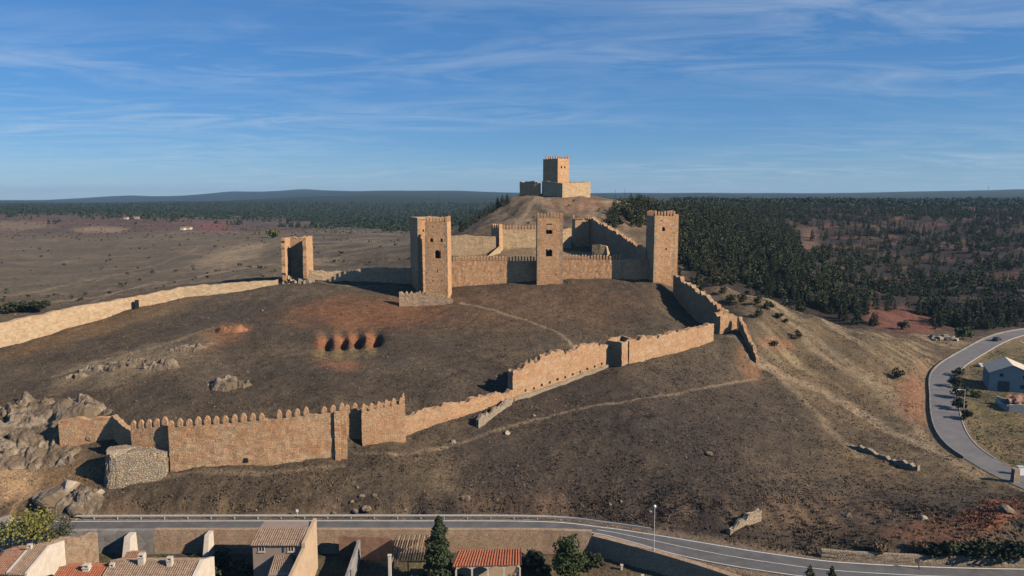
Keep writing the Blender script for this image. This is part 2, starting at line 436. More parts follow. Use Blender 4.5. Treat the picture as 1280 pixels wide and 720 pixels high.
# courtyard, hill of the upper tower
cp((640, 322, 298), (720, 322, 290), (590, 322, 308), (650, 312, 315), (712, 308, 330), (780, 318, 300), (740, 312, 325))
cp((500, 322, 330), (450, 332, 320), (540, 318, 310), (560, 300, 345), (600, 290, 350), (640, 284, 348), (720, 278, 352), (690, 262, 386), (640, 247, 424), (703, 244, 416), (745, 247, 424), (610, 272, 402), (780, 253, 424), (810, 262, 415), (700, 241, 440), (660, 244, 430))
for (x, y, z) in ((20, 480, 52), (60, 500, 46), (0, 560, 34), (-40, 520, 30), (40, 700, 24), (100, 480, 44), (85, 420, 44), (70, 360, 36), (-40, 440, 31), (90, 340, 27)): ctl.append(np.array((x, y, z), float))
# plain to the left
cp((-90, 395, 240), (60, 396, 240), (100, 360, 300), (160, 370, 268), (250, 342, 320), (340, 332, 330), (0, 350, 345), (0, 320, 480), (150, 320, 470), (300, 318, 440), (420, 302, 460), (500, 302, 430), (440, 312, 390), (-200, 350, 345), (-200, 310, 600))
cp((100, 295, 720), (330, 298, 560), (250, 280, 900), (60, 278, 900), (150, 268, 1300), (320, 282, 1000), (440, 284, 1000), (560, 282, 900), (0, 262, 1600), (200, 262, 1700), (400, 266, 1600), (560, 268, 1500), (-200, 268, 1300), (-200, 275, 900))
cp((0, 254, 3000), (200, 253, 3000), (400, 247, 3600), (560, 246, 3600), (-250, 254, 3000), (300, 251, 2800), (200, 256, 5200), (300, 254, 5200), (640, 250, 3000))
cp((0, 250, 7000), (90, 250, 7200), (100, 248, 7600), (140, 245, 7600), (165, 243.5, 7800), (200, 245.5, 7800), (255, 243, 7800), (290, 239.5, 8000), (330, 242, 8000), (375, 237, 8000), (420, 239, 6500), (480, 238.5, 6000), (560, 238.5, 5600), (630, 241, 5200), (-250, 249, 7500), (-100, 250, 7500))
for x in (-300, -100, 0, 100, 200, 300, 400, 500, 600, 700, 800, 900, 1000, 1100, 1200, 1300, 1500): cp((x, 253, 10800))
# valley forest to the right
cp((870, 262, 520), (900, 300, 400), (960, 330, 370), (1000, 340, 352), (1100, 402, 300), (1060, 380, 318), (1000, 300, 560), (940, 270, 620), (1000, 262, 800), (1100, 262, 850), (1250, 262, 900), (1400, 262, 900))
cp((1030, 330, 430), (1080, 360, 380), (1120, 330, 470), (1200, 390, 335), (1270, 395, 325), (1350, 395, 330), (1200, 340, 440), (1280, 340, 440), (1400, 340, 440), (1150, 300, 580), (1280, 300, 580), (1420, 300, 600), (1180, 408, 300), (1130, 412, 290))
cp((850, 254, 1100), (960, 255, 1300), (1100, 253, 1500), (1250, 252, 1600), (1450, 252, 1600), (740, 251, 1500))
cp((800, 247, 3500), (900, 250, 2600), (1000, 250, 2600), (1150, 249, 2600), (1280, 248, 2600), (1450, 248, 2600))
cp((780, 245, 7000), (850, 242.5, 6500), (900, 244, 6500), (980, 246.5, 7000), (1060, 246, 7000), (1150, 242.5, 6500), (1230, 239.5, 6000), (1290, 238.5, 6000), (1450, 238, 6000), (700, 243, 6500))
# valley floor with the houses
VROAD_PX = [(1420, 402, 330), (1330, 409, 312), (1262, 419, 287), (1215, 441, 261), (1181, 466, 236), (1180, 500, 206), (1186, 533, 184), (1203, 558, 169), (1236, 580, 158), (1275, 600, 149), (1330, 622, 140), (1400, 640, 134)]
for r in VROAD_PX: ctl.append(P(*r))
cp((1250, 450, 252), (1255, 490, 214), (1240, 520, 194), (1250, 550, 176), (1340, 520, 192), (1340, 450, 250), (1400, 480, 222), (1162, 520, 190), (1140, 545, 175), (1160, 580, 157), (1210, 598, 150), (1250, 620, 140), (1150, 440, 262), (1130, 425, 268))
# road, town below it, and the ground behind the camera
for x in (-140, -100, -60, -30, 0, 12): ctl.append(np.array((x, 122.0, 0)))
for (x, y) in ((24, 116), (38, 110), (50, 106), (76, 104), (110, 103)): ctl.append(np.array((x, y, 0.0)))
for (x, y) in ((-120, 95), (-60, 95), (0, 90), (40, 80), (90, 80), (-120, 70), (0, 66), (120, 66)): ctl.append(np.array((x, y, 0.0)))
ctl = np.array(ctl)

def warp(X, Y):
    return X / Y * FPX, 500 * np.log(Y)
ca, cb = warp(ctl[:, 0], ctl[:, 1])
C2 = 10.0 ** 2
def phi(d2): return -np.sqrt(d2 + C2)
nC = len(ctl)
A = np.zeros((nC + 3, nC + 3))
A[:nC, :nC] = phi((ca[:, None] - ca[None]) ** 2 + (cb[:, None] - cb[None]) ** 2) + np.eye(nC) * 4.0
A[:nC, nC] = 1; A[:nC, nC + 1] = ca / 1000; A[:nC, nC + 2] = cb / 1000
A[nC:, :nC] = A[:nC, nC:].T
wgt = np.linalg.solve(A, np.concatenate([ctl[:, 2], np.zeros(3)]))

NA = 780
ga = np.linspace(-930, 930, NA)
gy = np.concatenate([np.linspace(64, 100, 24, endpoint=False), np.arange(100, 124, 0.6), np.arange(124, 330, 0.55), np.exp(np.linspace(np.log(330), np.log(11000), 330))])
NB = len(gy)
gb = 500 * np.log(gy)
GA, GY = np.meshgrid(ga, gy)
GX = GA / FPX * GY
GZ = np.zeros_like(GA)
for i0 in range(0, NB, 20):
    sl = slice(i0, min(NB, i0 + 20))
    a = GA[sl].ravel(); b = np.repeat(gb[sl], NA)
    acc = wgt[nC] + wgt[nC + 1] * a / 1000 + wgt[nC + 2] * b / 1000
    K = phi((a[:, None] - ca[None]) ** 2 + (b[:, None] - cb[None]) ** 2)
    GZ[sl] = (acc + K @ wgt[:nC]).reshape(GA[sl].shape)
PX0, PY0 = project(GX, GY, GZ)          # where the smooth ground shows from the photograph's viewpoint (for zones of soil)

def poly_dist(X, Y, pts):
    """distance to a polyline and the parameter along it"""
    best = np.full(X.shape, 1e9); val = np.zeros(X.shape)
    for i in range(len(pts) - 1):
        x0, y0 = pts[i][:2]; x1, y1 = pts[i + 1][:2]
        L2 = (x1 - x0) ** 2 + (y1 - y0) ** 2
        t = np.clip(((X - x0) * (x1 - x0) + (Y - y0) * (y1 - y0)) / L2, 0, 1)
        d = np.hypot(X - x0 - t * (x1 - x0), Y - y0 - t * (y1 - y0))
        m = d < best
        best[m] = d[m]; val[m] = (i + t)[m]
    return best, val

# relief: small lumps near, bigger knolls and gullies far away
near = sstep(480, 260, GY)
lump = (fbm(GX / 9, GY / 9, 3, 4) - 0.5) * 1.1 + (fbm(GX / 2.6, GY / 2.6, 5, 3) - 0.5) * 0.55
GZ += lump * (0.55 + 0.45 * near)
rightwood = sstep(820, 900, PX0) * sstep(285, 330, GY) * sstep(2200, 900, GY) * sstep(415, 395, PY0)
GZ += rightwood * ((fbm(GX / 60, GY / 60, 11, 4) - 0.5) * 13 + (fbm(GX / 14, GY / 22, 12, 3) - 0.5) * 3)
plain_ = sstep(520, 470, PX0) * sstep(290, 360, GY) * sstep(2400, 1100, GY)
GZ += plain_ * ((fbm(GX / 70, GY / 45, 21, 5) - 0.5) * 6.0)
far = sstep(1500, 3500, GY)
GZ += far * (fbm(GX / 900, GY / 700, 31, 5) - 0.5) * 26 * sstep(11000, 7000, GY)
# runnels on the bank over the road
bank = sstep(137, 127, GY) * sstep(120, 126, GY)
GZ += bank * (fbm(GX / 3.2, GY / 14, 41, 3) - 0.5) * 1.2
hlr = sstep(560, 600, PX0) * sstep(840, 800, PX0) * sstep(338, 352, GY) * sstep(520, 440, GY)
GZ += hlr * ((fbm(GX / 16, GY / 30, 131, 4) - 0.5) * 4.2 + (fbm(GX / 4, GY / 7, 133, 3) - 0.5) * 1.5) * sstep(0, 8, np.abs(GY - 426) + 6 * ((GX < 10) | (GX > 52)))
# four dug pits in the red soil
PITS = [(404, 430), (425, 429), (443, 427), (465, 425)]
PK = {404: 0.75, 425: 0.8, 443: 1.05, 465: 1.2}

_gai = NA / 1.0
def H(x, y):
    x = np.asarray(x, float); y = np.asarray(y, float)
    fa = np.clip((x / y * FPX - ga[0]) / (ga[1] - ga[0]), 0, NA - 1.001)
    fb = np.clip(np.interp(y, gy, np.arange(NB)), 0, NB - 1.001)
    ia = fa.astype(int); ib = fb.astype(int); ta = fa - ia; tb = fb - ib
    return (GZ[ib, ia] * (1 - ta) + GZ[ib, ia + 1] * ta) * (1 - tb) + (GZ[ib + 1, ia] * (1 - ta) + GZ[ib + 1, ia + 1] * ta) * tb
_D = np.concatenate([np.arange(96, 330, 0.4), np.exp(np.linspace(np.log(330), np.log(9000), 700))])
def hit(px, py, dmin=96):
    u = (px - 640) / FPX; v = (py - 360) / FPX
    D = _D[_D >= dmin]
    t = D / (cp_ - v * sp_)
    d = CAM_Z + t * (-sp_ - v * cp_) - H(u * t, D)
    k = np.argmax(d < 0)
    if not (d < 0).any(): k = len(D) - 1
    if k > 0:
        f = d[k - 1] / (d[k - 1] - d[k] + 1e-9); Dk = D[k - 1] + (D[k] - D[k - 1]) * f
    else: Dk = D[0]
    x = u * Dk / (cp_ - v * sp_)
    return np.array((x, Dk, float(H(x, Dk))))

for (px, py) in PITS:
    c = hit(px, py)
    dy_ = GY - c[1]; dx_ = GX - c[0] - c[0] / c[1] * dy_
    GZ -= 3.4 * np.exp(-(((dx_ - 0.9) / 1.55) ** 2 + ((dy_ - 2) / 5.5) ** 2)) * PK[px]
    GZ += 1.3 * np.exp(-(((dx_ + 1.2) / 1.2) ** 2 + ((dy_ + 0.5) / 4.5) ** 2)) * PK[px]

# main road: near and far edge, stations matched
ROAD_N = [(-150, 116.5), (-100, 119.0), (-60, 119.6), (-20, 119.7), (5, 119.6), (13, 119.0), (19, 115.7), (26, 111.0), (36, 106.6), (50, 103.0), (76, 101.0), (130, 100.5)]
ROAD_F = [(-150, 121.3), (-100, 123.6), (-60, 124.2), (-20, 124.3), (5, 124.0), (15, 121.8), (23, 119.0), (32, 115.4), (41, 112.0), (52, 109.2), (76, 107.4), (130, 106.8)]
def resample(pts, n):
    p = np.array(pts, float); s = np.arange(len(p))
    t = np.linspace(0, len(p) - 1, n)
    # Catmull-Rom
    out = []
    for tt in t:
        i = min(int(tt), len(p) - 2); f = tt - i
        p0, p1, p2, p3 = p[max(i - 1, 0)], p[i], p[i + 1], p[min(i + 2, len(p) - 1)]
        out.append(0.5 * (2 * p1 + (p2 - p0) * f + (2 * p0 - 5 * p1 + 4 * p2 - p3) * f ** 2 + (3 * p1 - p0 - 3 * p2 + p3) * f ** 3))
    return np.array(out)
rn = resample(ROAD_N, 260); rf = resample(ROAD_F, 260)
rc = (rn + rf) / 2
hw = np.hypot(*(rf - rn).T) / 2
dist, par = poly_dist(GX, GY, rc)
hwv = np.interp(par, np.arange(260), hw)
dr = dist - hwv
GZ = GZ * sstep(0.6, 3.2, dr) + (-0.06) * (1 - sstep(0.6, 3.2, dr))
# town level below the retaining wall
nearY = np.interp(GX, rn[:, 0], rn[:, 1])
TOWN_Z = -4.0
RET = [(-150, 115.7), (-100, 118.2), (-60, 118.7), (-20, 118.8), (5, 118.7), (13.0, 118.1), (18.4, 114.8), (25.4, 110.0), (31.5, 105.2), (38, 99.5), (46, 92), (56, 80)]
retY = np.interp(GX, [p[0] for p in RET], [p[1] for p in RET])
below = sstep(-0.95, -0.25, retY - GY)
below = below * (GX < 57)
GZ = GZ * (1 - below) + (TOWN_Z + (fbm(GX / 5, GY / 5, 51, 3) - 0.5) * 0.5 + sstep(8, 0, retY - GY) * 0.8) * below
# valley road
vr = np.array([P(*r) for r in VROAD_PX])
vrs = resample(vr, 160)
VHW = 3.3
dv, pv = poly_dist(GX, GY, vrs)
zv = np.interp(pv, np.arange(160), vrs[:, 2])
sv = sstep(VHW + 0.6, VHW + 5.0, dv)
GZ = GZ * sv + (zv - 0.08) * (1 - sv)

# ------------------------------------------------------------------ soils (the ground's own colours, with shade painted in on the right)
PX, PY = project(GX, GY, GZ)
def blob(cx, cy, rx, ry, soft=0.5, wob=0.5, seed=0, ang=0):
    c, s = math.cos(R(ang)), math.sin(R(ang))
    ux = ((PX - cx) * c + (PY - cy) * s) / rx; uy = (-(PX - cx) * s + (PY - cy) * c) / ry
    r = np.sqrt(ux * ux + uy * uy) + (fbm(GX / 5 + seed, GY / 5, 60 + seed, 4) - 0.5) * 2 * wob
    return sstep(1 + soft, 1 - soft, r)
def path(pts, w, seed=0, vis=1.0):
    wp = [hit(*p) for p in pts]
    d, _ = poly_dist(GX, GY, resample(np.array(wp), 6 * len(wp)))
    return vis * sstep(w * 1.4, w * 0.5, d + (fbm(GX / 2, GY / 2, 90 + seed, 3) - 0.5) * w * 1.2)
C = np.empty(GX.shape + (3,))
def lay(m, c):
    global C
    C = C * (1 - m[..., None]) + np.array(c) * m[..., None]
nA = fbm(GX / 18, GY / 18, 71, 5); nB = fbm(GX / 5, GY / 5, 72, 4); nC_ = fbm(GX / 40, GY / 30, 73, 5)
C[:] = (0.084, 0.064, 0.044)
lay(sstep(0.50, 0.68, nA) * 0.7, (0.112, 0.085, 0.060))
lay(sstep(0.52, 0.36, nA) * 0.6, (0.066, 0.051, 0.039))
lay(sstep(0.55, 0.72, nB) * 0.5, (0.054, 0.042, 0.033))
# below the wall: darker, browner; straw on the bank
m = sstep(470, 520, PY) * sstep(139, 133, GY); lay(m * 0.0, (0, 0, 0))
lay(sstep(560, 600, PX) * sstep(1000, 900, PX) * sstep(440, 500, PY) * 0.75, (0.056, 0.043, 0.035))
lay(sstep(620, 640, PY) * sstep(560, 420, PX) * sstep(0.46, 0.62, nB) * 0.6, (0.15, 0.108, 0.056))
lay(sstep(605, 635, PY) * sstep(560, 640, PX) * sstep(0.40, 0.65, nA) * 0.45, (0.115, 0.072, 0.048))
lay(blob(980, 640, 60, 18, 0.5, 0.5, 4) * 0.55, (0.19, 0.125, 0.075))
# enclosure slope: reddish band and pits
lay(blob(465, 392, 98, 19, 0.6, 0.4, 1, -2) * 0.9, (0.165, 0.078, 0.040))
lay(blob(640, 385, 160, 30, 0.6, 0.5, 2) * 0.45, (0.150, 0.085, 0.050))
for (px, py) in PITS:
    lay(blob(px - 3, py + 1, 9, 12, 0.5, 0.35, px) * 0.85, (0.25, 0.105, 0.05))
    lay(blob(px - 3, py + 14, 9, 8, 0.5, 0.3, px + 1) * 0.5, (0.22, 0.17, 0.08))
lay(blob(427, 456, 28, 7, 0.6, 0.5, 5) * 0.5, (0.24, 0.11, 0.06))
lay(blob(280, 420, 32, 13, 0.4, 0.5, 6, -18) * 0.75, (0.20, 0.105, 0.058))
lay(blob(170, 455, 90, 16, 0.5, 0.6, 7, -16) * 0.55, (0.25, 0.19, 0.12))
lay(blob(120, 410, 130, 9, 0.6, 0.4, 8, -17) * 0.45, (0.24, 0.14, 0.065))
# left foot of the rocks: orange earth
lay(blob(75, 585, 42, 34, 0.5, 0.5, 9) * 0.7, (0.25, 0.155, 0.08))
lay(blob(15, 600, 28, 40, 0.5, 0.4, 10) * 0.85, (0.36, 0.24, 0.14))
# right slope of dry grass; the ridge's shaded front is left darker in colour
gr = sstep(905, 955, PX - 0.72 * (PY - 400) + (nA - 0.5) * 40) * sstep(620, 540, PY + 0.0 * PX) * (GY < 285)
lay(gr * 0.85, (0.145, 0.106, 0.064))
lay(gr * sstep(0.48, 0.62, nA) * 0.6, (0.195, 0.145, 0.085))
lay(gr * sstep(0.5, 0.36, nB) * 0.5, (0.12, 0.085, 0.05))
sa_ = (GX * 27 - GY * 54) / 60.4; sp2 = (GX * 54 + GY * 27) / 60.4
stk = fbm(sp2 / 2.6, sa_ / 26, 171, 4); stk2 = fbm(sp2 / 6, sa_ / 60, 173, 4)
lay(gr * sstep(0.52, 0.64, stk) * 0.6, (0.245, 0.19, 0.12)); lay(gr * sstep(0.50, 0.38, stk2) * 0.7, (0.090, 0.064, 0.042)); lay(gr * sstep(0.44, 0.34, stk) * 0.6, (0.085, 0.064, 0.040))
rn_ = fbm(GX / 1.8, GY / 14, 175, 3)
bk_ = sstep(612, 628, PY) * (GY > 119) * sstep(1280, 1100, PX)
lay(bk_ * sstep(0.50, 0.36, rn_) * 0.6, (0.045, 0.034, 0.027)); lay(bk_ * sstep(0.54, 0.66, rn_) * 0.45, (0.150, 0.100, 0.068))
lay(sstep(990, 1100, PX) * sstep(470, 540, PY) * sstep(640, 600, PY) * 0.5, (0.125, 0.090, 0.056))
lay(blob(1145, 500, 22, 32, 0.5, 0.4, 11) * 0.8, (0.22, 0.112, 0.066))
lay(blob(970, 430, 22, 7, 0.5, 0.4, 12, 10) * 0.6, (0.24, 0.12, 0.07))
lay(blob(937, 455, 12, 22, 0.5, 0.3, 18, -25) * 0.6, (0.21, 0.11, 0.06))
lay(blob(1240, 645, 36, 17, 0.45, 0.5, 13, -18) * 0.85, (0.21, 0.082, 0.045))
lay(blob(1170, 665, 50, 16, 0.5, 0.6, 14) * 0.6, (0.20, 0.09, 0.05))
# valley floor fields
fld = sstep(1190, 1215, PX) * sstep(425, 440, PY) * sstep(612, 590, PY) * (GY < 300)
lay(fld, (0.13, 0.105, 0.055)); lay(fld * sstep(0.45, 0.6, nA) * 0.6, (0.20, 0.14, 0.085)); lay(fld * sstep(0.5, 0.38, nB) * 0.6, (0.085, 0.08, 0.04))
# forest ground to the right: brown scrub painted dark for valley shade, red terraces
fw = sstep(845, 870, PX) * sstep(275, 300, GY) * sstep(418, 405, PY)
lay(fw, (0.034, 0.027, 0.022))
tz = np.sin(GZ * 1.25 + 5 * nC_) * 0.5 + 0.5
lay(fw * sstep(960, 1040, PX) * sstep(0.55, 0.85, tz) * sstep(0.36, 0.50, nA) * 0.9, (0.115, 0.060, 0.044))
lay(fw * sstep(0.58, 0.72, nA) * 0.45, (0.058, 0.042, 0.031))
lay(blob(1130, 400, 48, 15, 0.4, 0.5, 15, 8) * 0.85, (0.165, 0.070, 0.048)); lay(blob(1075, 384, 22, 8, 0.5, 0.5, 16) * 0.75, (0.15, 0.070, 0.046))
lay(blob(1012, 302, 10, 16, 0.5, 0.4, 17, -20) * 0.6, (0.15, 0.095, 0.065))
lay(blob(930, 277, 28, 6, 0.5, 0.4, 19) * 0.5, (0.11, 0.068, 0.052))
lay(blob(1265, 350, 30, 8, 0.5, 0.5, 20) * 0.6, (0.13, 0.06, 0.045))
# upper-tower hill and courtyard
hl = sstep(560, 600, PX) * sstep(830, 800, PX) * sstep(335, 352, GY) * (GY < 470)
lay(hl, (0.155, 0.112, 0.072)); lay(hl * sstep(0.46, 0.56, nB) * 0.75, (0.075, 0.056, 0.040)); lay(hl * sstep(0.52, 0.64, nA) * 0.6, (0.215, 0.16, 0.105))
lay(blob(720, 256, 34, 8, 0.5, 0.5, 22) * hl * 0.6, (0.24, 0.13, 0.085))
ct = sstep(565, 575, PX) * sstep(810, 800, PX) * (GY > 270) * (GY < 318)
lay(ct * 0.9, (0.24, 0.165, 0.10))
# plain to the left
pl = sstep(560, 520, PX) * (GY > 285)
pl = pl * (1 - hl)
lay(pl, (0.120, 0.094, 0.066)); lay(pl * sstep(0.45, 0.56, fbm(GX / 55, GY / 22, 74, 5)) * 0.85, (0.175, 0.140, 0.098)); lay(pl * sstep(0.52, 0.64, fbm(GX / 30, GY / 12, 75, 5)) * 0.7, (0.070, 0.056, 0.045)); lay(pl * sstep(0.50, 0.64, nA) * 0.6, (0.082, 0.064, 0.047))
out = (GY > 200) * sstep(-2, 6, np.interp(PX, [-200, 0, 85, 170, 230, 345], [440, 404, 385, 370, 358, 349]) - PY) * (PX < 360)
lay(out * 0.6, (0.125, 0.098, 0.068))
mv = sstep(690, 780, GY + (nC_ - 0.5) * 200) * sstep(430, 330, PX + (nA - 0.5) * 90)
lay(mv * 0.9, (0.082, 0.057, 0.050)); lay(mv * sstep(0.5, 0.62, nC_) * 0.5, (0.15, 0.075, 0.06)); lay(blob(265, 283, 22, 6, 0.5, 0.5, 23) * 0.7, (0.17, 0.07, 0.06))
lay(blob(125, 287, 32, 4, 0.4, 0.4, 24) * 0.8, (0.24, 0.175, 0.115)); lay(blob(20, 282, 45, 6, 0.4, 0.4, 25) * 0.6, (0.20, 0.155, 0.10))
lay(blob(290, 320, 42, 12, 0.5, 0.6, 26, -14) * 0.7, (0.27, 0.205, 0.13))
# woods beyond
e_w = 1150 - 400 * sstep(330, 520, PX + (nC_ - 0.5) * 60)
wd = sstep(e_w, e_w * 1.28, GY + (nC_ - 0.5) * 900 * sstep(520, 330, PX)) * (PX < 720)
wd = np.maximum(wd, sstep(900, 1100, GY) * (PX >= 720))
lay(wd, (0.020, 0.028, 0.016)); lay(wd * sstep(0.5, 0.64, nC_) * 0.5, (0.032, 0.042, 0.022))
lay(blob(885, 253.4, 50, 1.2, 0.4, 0.2, 27) * 0.9, (0.34, 0.29, 0.21)); lay(blob(765, 252, 30, 1.5, 0.4, 0.2, 28) * 0.8, (0.25, 0.18, 0.12))
lay(blob(1100, 254.3, 60, 0.8, 0.4, 0.2, 29) * 0.6, (0.20, 0.16, 0.11))
# trodden paths
TR = (0.24, 0.18, 0.12)
for i, (pts, w, vis) in enumerate([
    ([(575, 378), (610, 386), (650, 398), (690, 412), (708, 424), (718, 436)], 0.55, 0.85),
    ([(440, 566), (500, 568), (560, 558), (640, 532), (720, 512), (800, 498), (880, 485), (945, 474)], 0.45, 0.55),
    ([(945, 452), (1000, 478), (1080, 520), (1150, 556), (1225, 594)], 2.2, 0.85),
    ([(905, 420), (960, 455), (1010, 505), (1040, 540), (1075, 572)], 1.2, 0.55),
    ([(985, 402), (1030, 432), (1080, 470), (1130, 520), (1165, 560)], 1.4, 0.5),
    ([(70, 470), (110, 455), (160, 443), (220, 426), (268, 410)], 0.9, 0.5),
    ([(60, 378), (120, 372), (180, 357), (240, 348), (290, 338), (340, 330)], 1.6, 0.75),
    ([(115, 378), (150, 364), (200, 352)], 1.0, 0.5),
    ([(240, 318), (280, 316), (320, 308), (345, 302)], 3.2, 0.55),
    ([(0, 372), (60, 362), (140, 344), (220, 336), (300, 322)], 2.2, 0.45),
    ([(20, 330), (90, 326), (170, 318), (260, 312)], 2.5, 0.4),
    ([(120, 352), (200, 330), (250, 306)], 1.5, 0.35),
    ([(388, 330), (430, 320), (470, 312), (508, 306)], 1.2, 0.5),
    ([(400, 352), (440, 358), (480, 357), (505, 360)], 0.7, 0.6),
    ([(640, 290), (652, 272), (664, 256), (676, 247)], 1.3, 0.85),
    ([(672, 252), (690, 266), (705, 280)], 1.4, 0.7),
    ([(690, 252), (716, 268), (740, 276)], 1.3, 0.5),
    ([(150, 598), (230, 592), (330, 592), (430, 582)], 0.5, 0.5)]):
    lay(path(pts, w, i, vis), TR)
# dark gullies on the upper hill
for pts in ([(690, 250), (700, 262), (716, 276)], [(712, 256), (725, 266)]):
    lay(path(pts, 1.1, 30, 0.6), (0.085, 0.055, 0.035))
shoulder = sstep(2.2, 0.6, dr) * (1 - below)
lay(shoulder * 0.7, (0.24, 0.175, 0.12))
lay(sstep(VHW + 2.4, VHW + 0.6, dv) * 0.6, (0.23, 0.16, 0.10))
lay(below, (0.10, 0.075, 0.05)); lay(below * sstep(0.5, 0.65, nB) * 0.6, (0.15, 0.125, 0.06))
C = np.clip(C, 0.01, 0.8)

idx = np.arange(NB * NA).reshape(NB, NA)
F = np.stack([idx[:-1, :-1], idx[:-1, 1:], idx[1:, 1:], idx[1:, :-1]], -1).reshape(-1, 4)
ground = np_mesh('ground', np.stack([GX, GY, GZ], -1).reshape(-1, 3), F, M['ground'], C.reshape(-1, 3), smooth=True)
tag(ground, kind='structure')

# roads
def strip(name, L, Rr, zs, mat, kind='structure'):
    V = []; n_ = len(L)
    for i in range(n_):
        V.append((L[i][0], L[i][1], zs[i])); V.append((Rr[i][0], Rr[i][1], zs[i]))
    Fq = np.array([(2 * i, 2 * i + 1, 2 * i + 3, 2 * i + 2) for i in range(n_ - 1)])
    o = np_mesh(name, np.array(V), Fq, mat)
    if kind: tag(o, kind=kind)
    return o
def lerp2(a, b, f): return a + (b - a) * f
z0 = np.zeros(260)
strip('road', rn, rf, z0 + 0.02, M['asphalt'])
u_ = (rf - rn) / np.hypot(*(rf - rn).T)[:, None]
strip('edge_line_marking', rf - u_ * 0.55, rf - u_ * 0.30, z0 + 0.026, M['white_paint'])
strip('edge_line_marking', rn + u_ * 0.25, rn + u_ * 0.42, z0 + 0.026, M['white_paint'])
k0 = 118
strip('centre_line_marking', (rc - u_ * 0.07)[k0:], (rc + u_ * 0.07)[k0:], (z0 + 0.026)[k0:], M['white_paint'])
tv = np.gradient(vrs[:, :2], axis=0); tv /= np.hypot(*tv.T)[:, None]
nv_ = np.stack([-tv[:, 1], tv[:, 0]], -1)
strip('valley_road', vrs[:, :2] - nv_ * VHW, vrs[:, :2] + nv_ * VHW, vrs[:, 2] + 0.03, M['worn_asphalt'])
# pale kerb along the left edge of the valley road, a real step
def kerb(name, line, zs, w, h, mat):
    mb = MB()
    for i in range(len(line) - 1):
        (x0, y0), (x1, y1) = line[i][:2], line[i + 1][:2]
        L = math.hypot(x1 - x0, y1 - y0); nx, ny = -(y1 - y0) / L * w / 2, (x1 - x0) / L * w / 2
        mb.hexa([(x0 - nx, y0 - ny, zs[i] - 0.4), (x1 - nx, y1 - ny, zs[i + 1] - 0.4), (x1 + nx, y1 + ny, zs[i + 1] - 0.4), (x0 + nx, y0 + ny, zs[i] - 0.4)],
                [(x0 - nx, y0 - ny, zs[i] + h), (x1 - nx, y1 - ny, zs[i + 1] + h), (x1 + nx, y1 + ny, zs[i + 1] + h), (x0 + nx, y0 + ny, zs[i] + h)])
    return mb.build(name, mat)
# ------------------------------------------------------------------ walls and towers of the castle
def trace(rows, step=0.8):
    """rows (px, pyfoot, pytop, D) -> samples (x, y, ztop) every `step` metres"""
    pts = []
    for (px, pb, pt, D) in rows:
        a = P(px, pb, D); b = P(px, pt, D)
        pts.append((a[0], a[1], b[2]))
    return densify(pts, step)
def densify(pts, step=0.8):
    out = [pts[0]]
    for p, q in zip(pts[:-1], pts[1:]):
        L = math.hypot(q[0] - p[0], q[1] - p[1]); k = max(1, int(round(L / step)))
        for i in range(1, k + 1):
            f = i / k; out.append(tuple(p[j] + (q[j] - p[j]) * f for j in range(3)))
    return out
def wall_mesh(mb, line, thick, rag=0.0, rough=0.07, seed=0, nrow=9, deep=1.6, block=2.2, close=True, batter=0.0):
    """a masonry wall following `line`; the face towards the camera lies on the line"""
    n_ = len(line)
    A_ = np.array(line, float)
    T = np.gradient(A_[:, :2], axis=0); T /= np.hypot(*T.T)[:, None]
    N = np.stack([T[:, 1], -T[:, 0]], -1)
    if N[n_ // 2][1] > 0: N = -N
    elif abs(N[n_ // 2][1]) < 0.15 and N[n_ // 2][0] > 0: N = -N
    s = np.concatenate([[0], np.cumsum(np.hypot(*np.diff(A_[:, :2], axis=0).T))])
    zb = np.minimum(H(A_[:, 0], A_[:, 1]), H(A_[:, 0] - N[:, 0] * thick, A_[:, 1] - N[:, 1] * thick)) - deep
    top = A_[:, 2].copy()
    if rag > 0:
        st = _hash(np.floor(s / block), np.zeros(n_), seed + 3) - 0.5
        top = top + rag * (st * 1.0 + (vnoise(s / 0.7, s * 0 + seed, seed) - 0.5) * 0.9 + (vnoise(s / 6, s * 0 + seed, seed + 9) - 0.5) * 0.8)
    g = []
    def off(k, row, amt):
        r2 = random.Random(seed * 7919 + k * 131 + row)
        return r2.uniform(-amt, amt), r2.uniform(-amt, amt)
    for j in range(nrow + 1):
        f = j / nrow; row = []
        for k in range(n_):
            z = zb[k] + (top[k] - zb[k]) * f
            o, oz = off(k, j, rough)
            bt = batter * (1 - f)
            row.append((A_[k, 0] + N[k, 0] * (o + bt), A_[k, 1] + N[k, 1] * (o + bt), z + (oz if 0 < j < nrow else 0)))
        g.append(row)
    for w_, dzv in ((0.5, rag * 0.25), (1.0, 0.0)):
        row = []
        for k in range(n_):
            o, oz = off(k, 40 + int(w_ * 2), rough)
            row.append((A_[k, 0] - N[k, 0] * (thick * w_ + o), A_[k, 1] - N[k, 1] * (thick * w_ + o), top[k] + oz * 1.5 + dzv * off(k, 60, 1)[0]))
        g.append(row)
    row = [(A_[k, 0] - N[k, 0] * thick, A_[k, 1] - N[k, 1] * thick, zb[k]) for k in range(n_)]
    g.append(row)
    mb.grid(g)
    for k in (0, n_ - 1):
        mb.add([g[j][k] for j in range(len(g))], [tuple(range(len(g)))])
    return A_, T, N, top, s
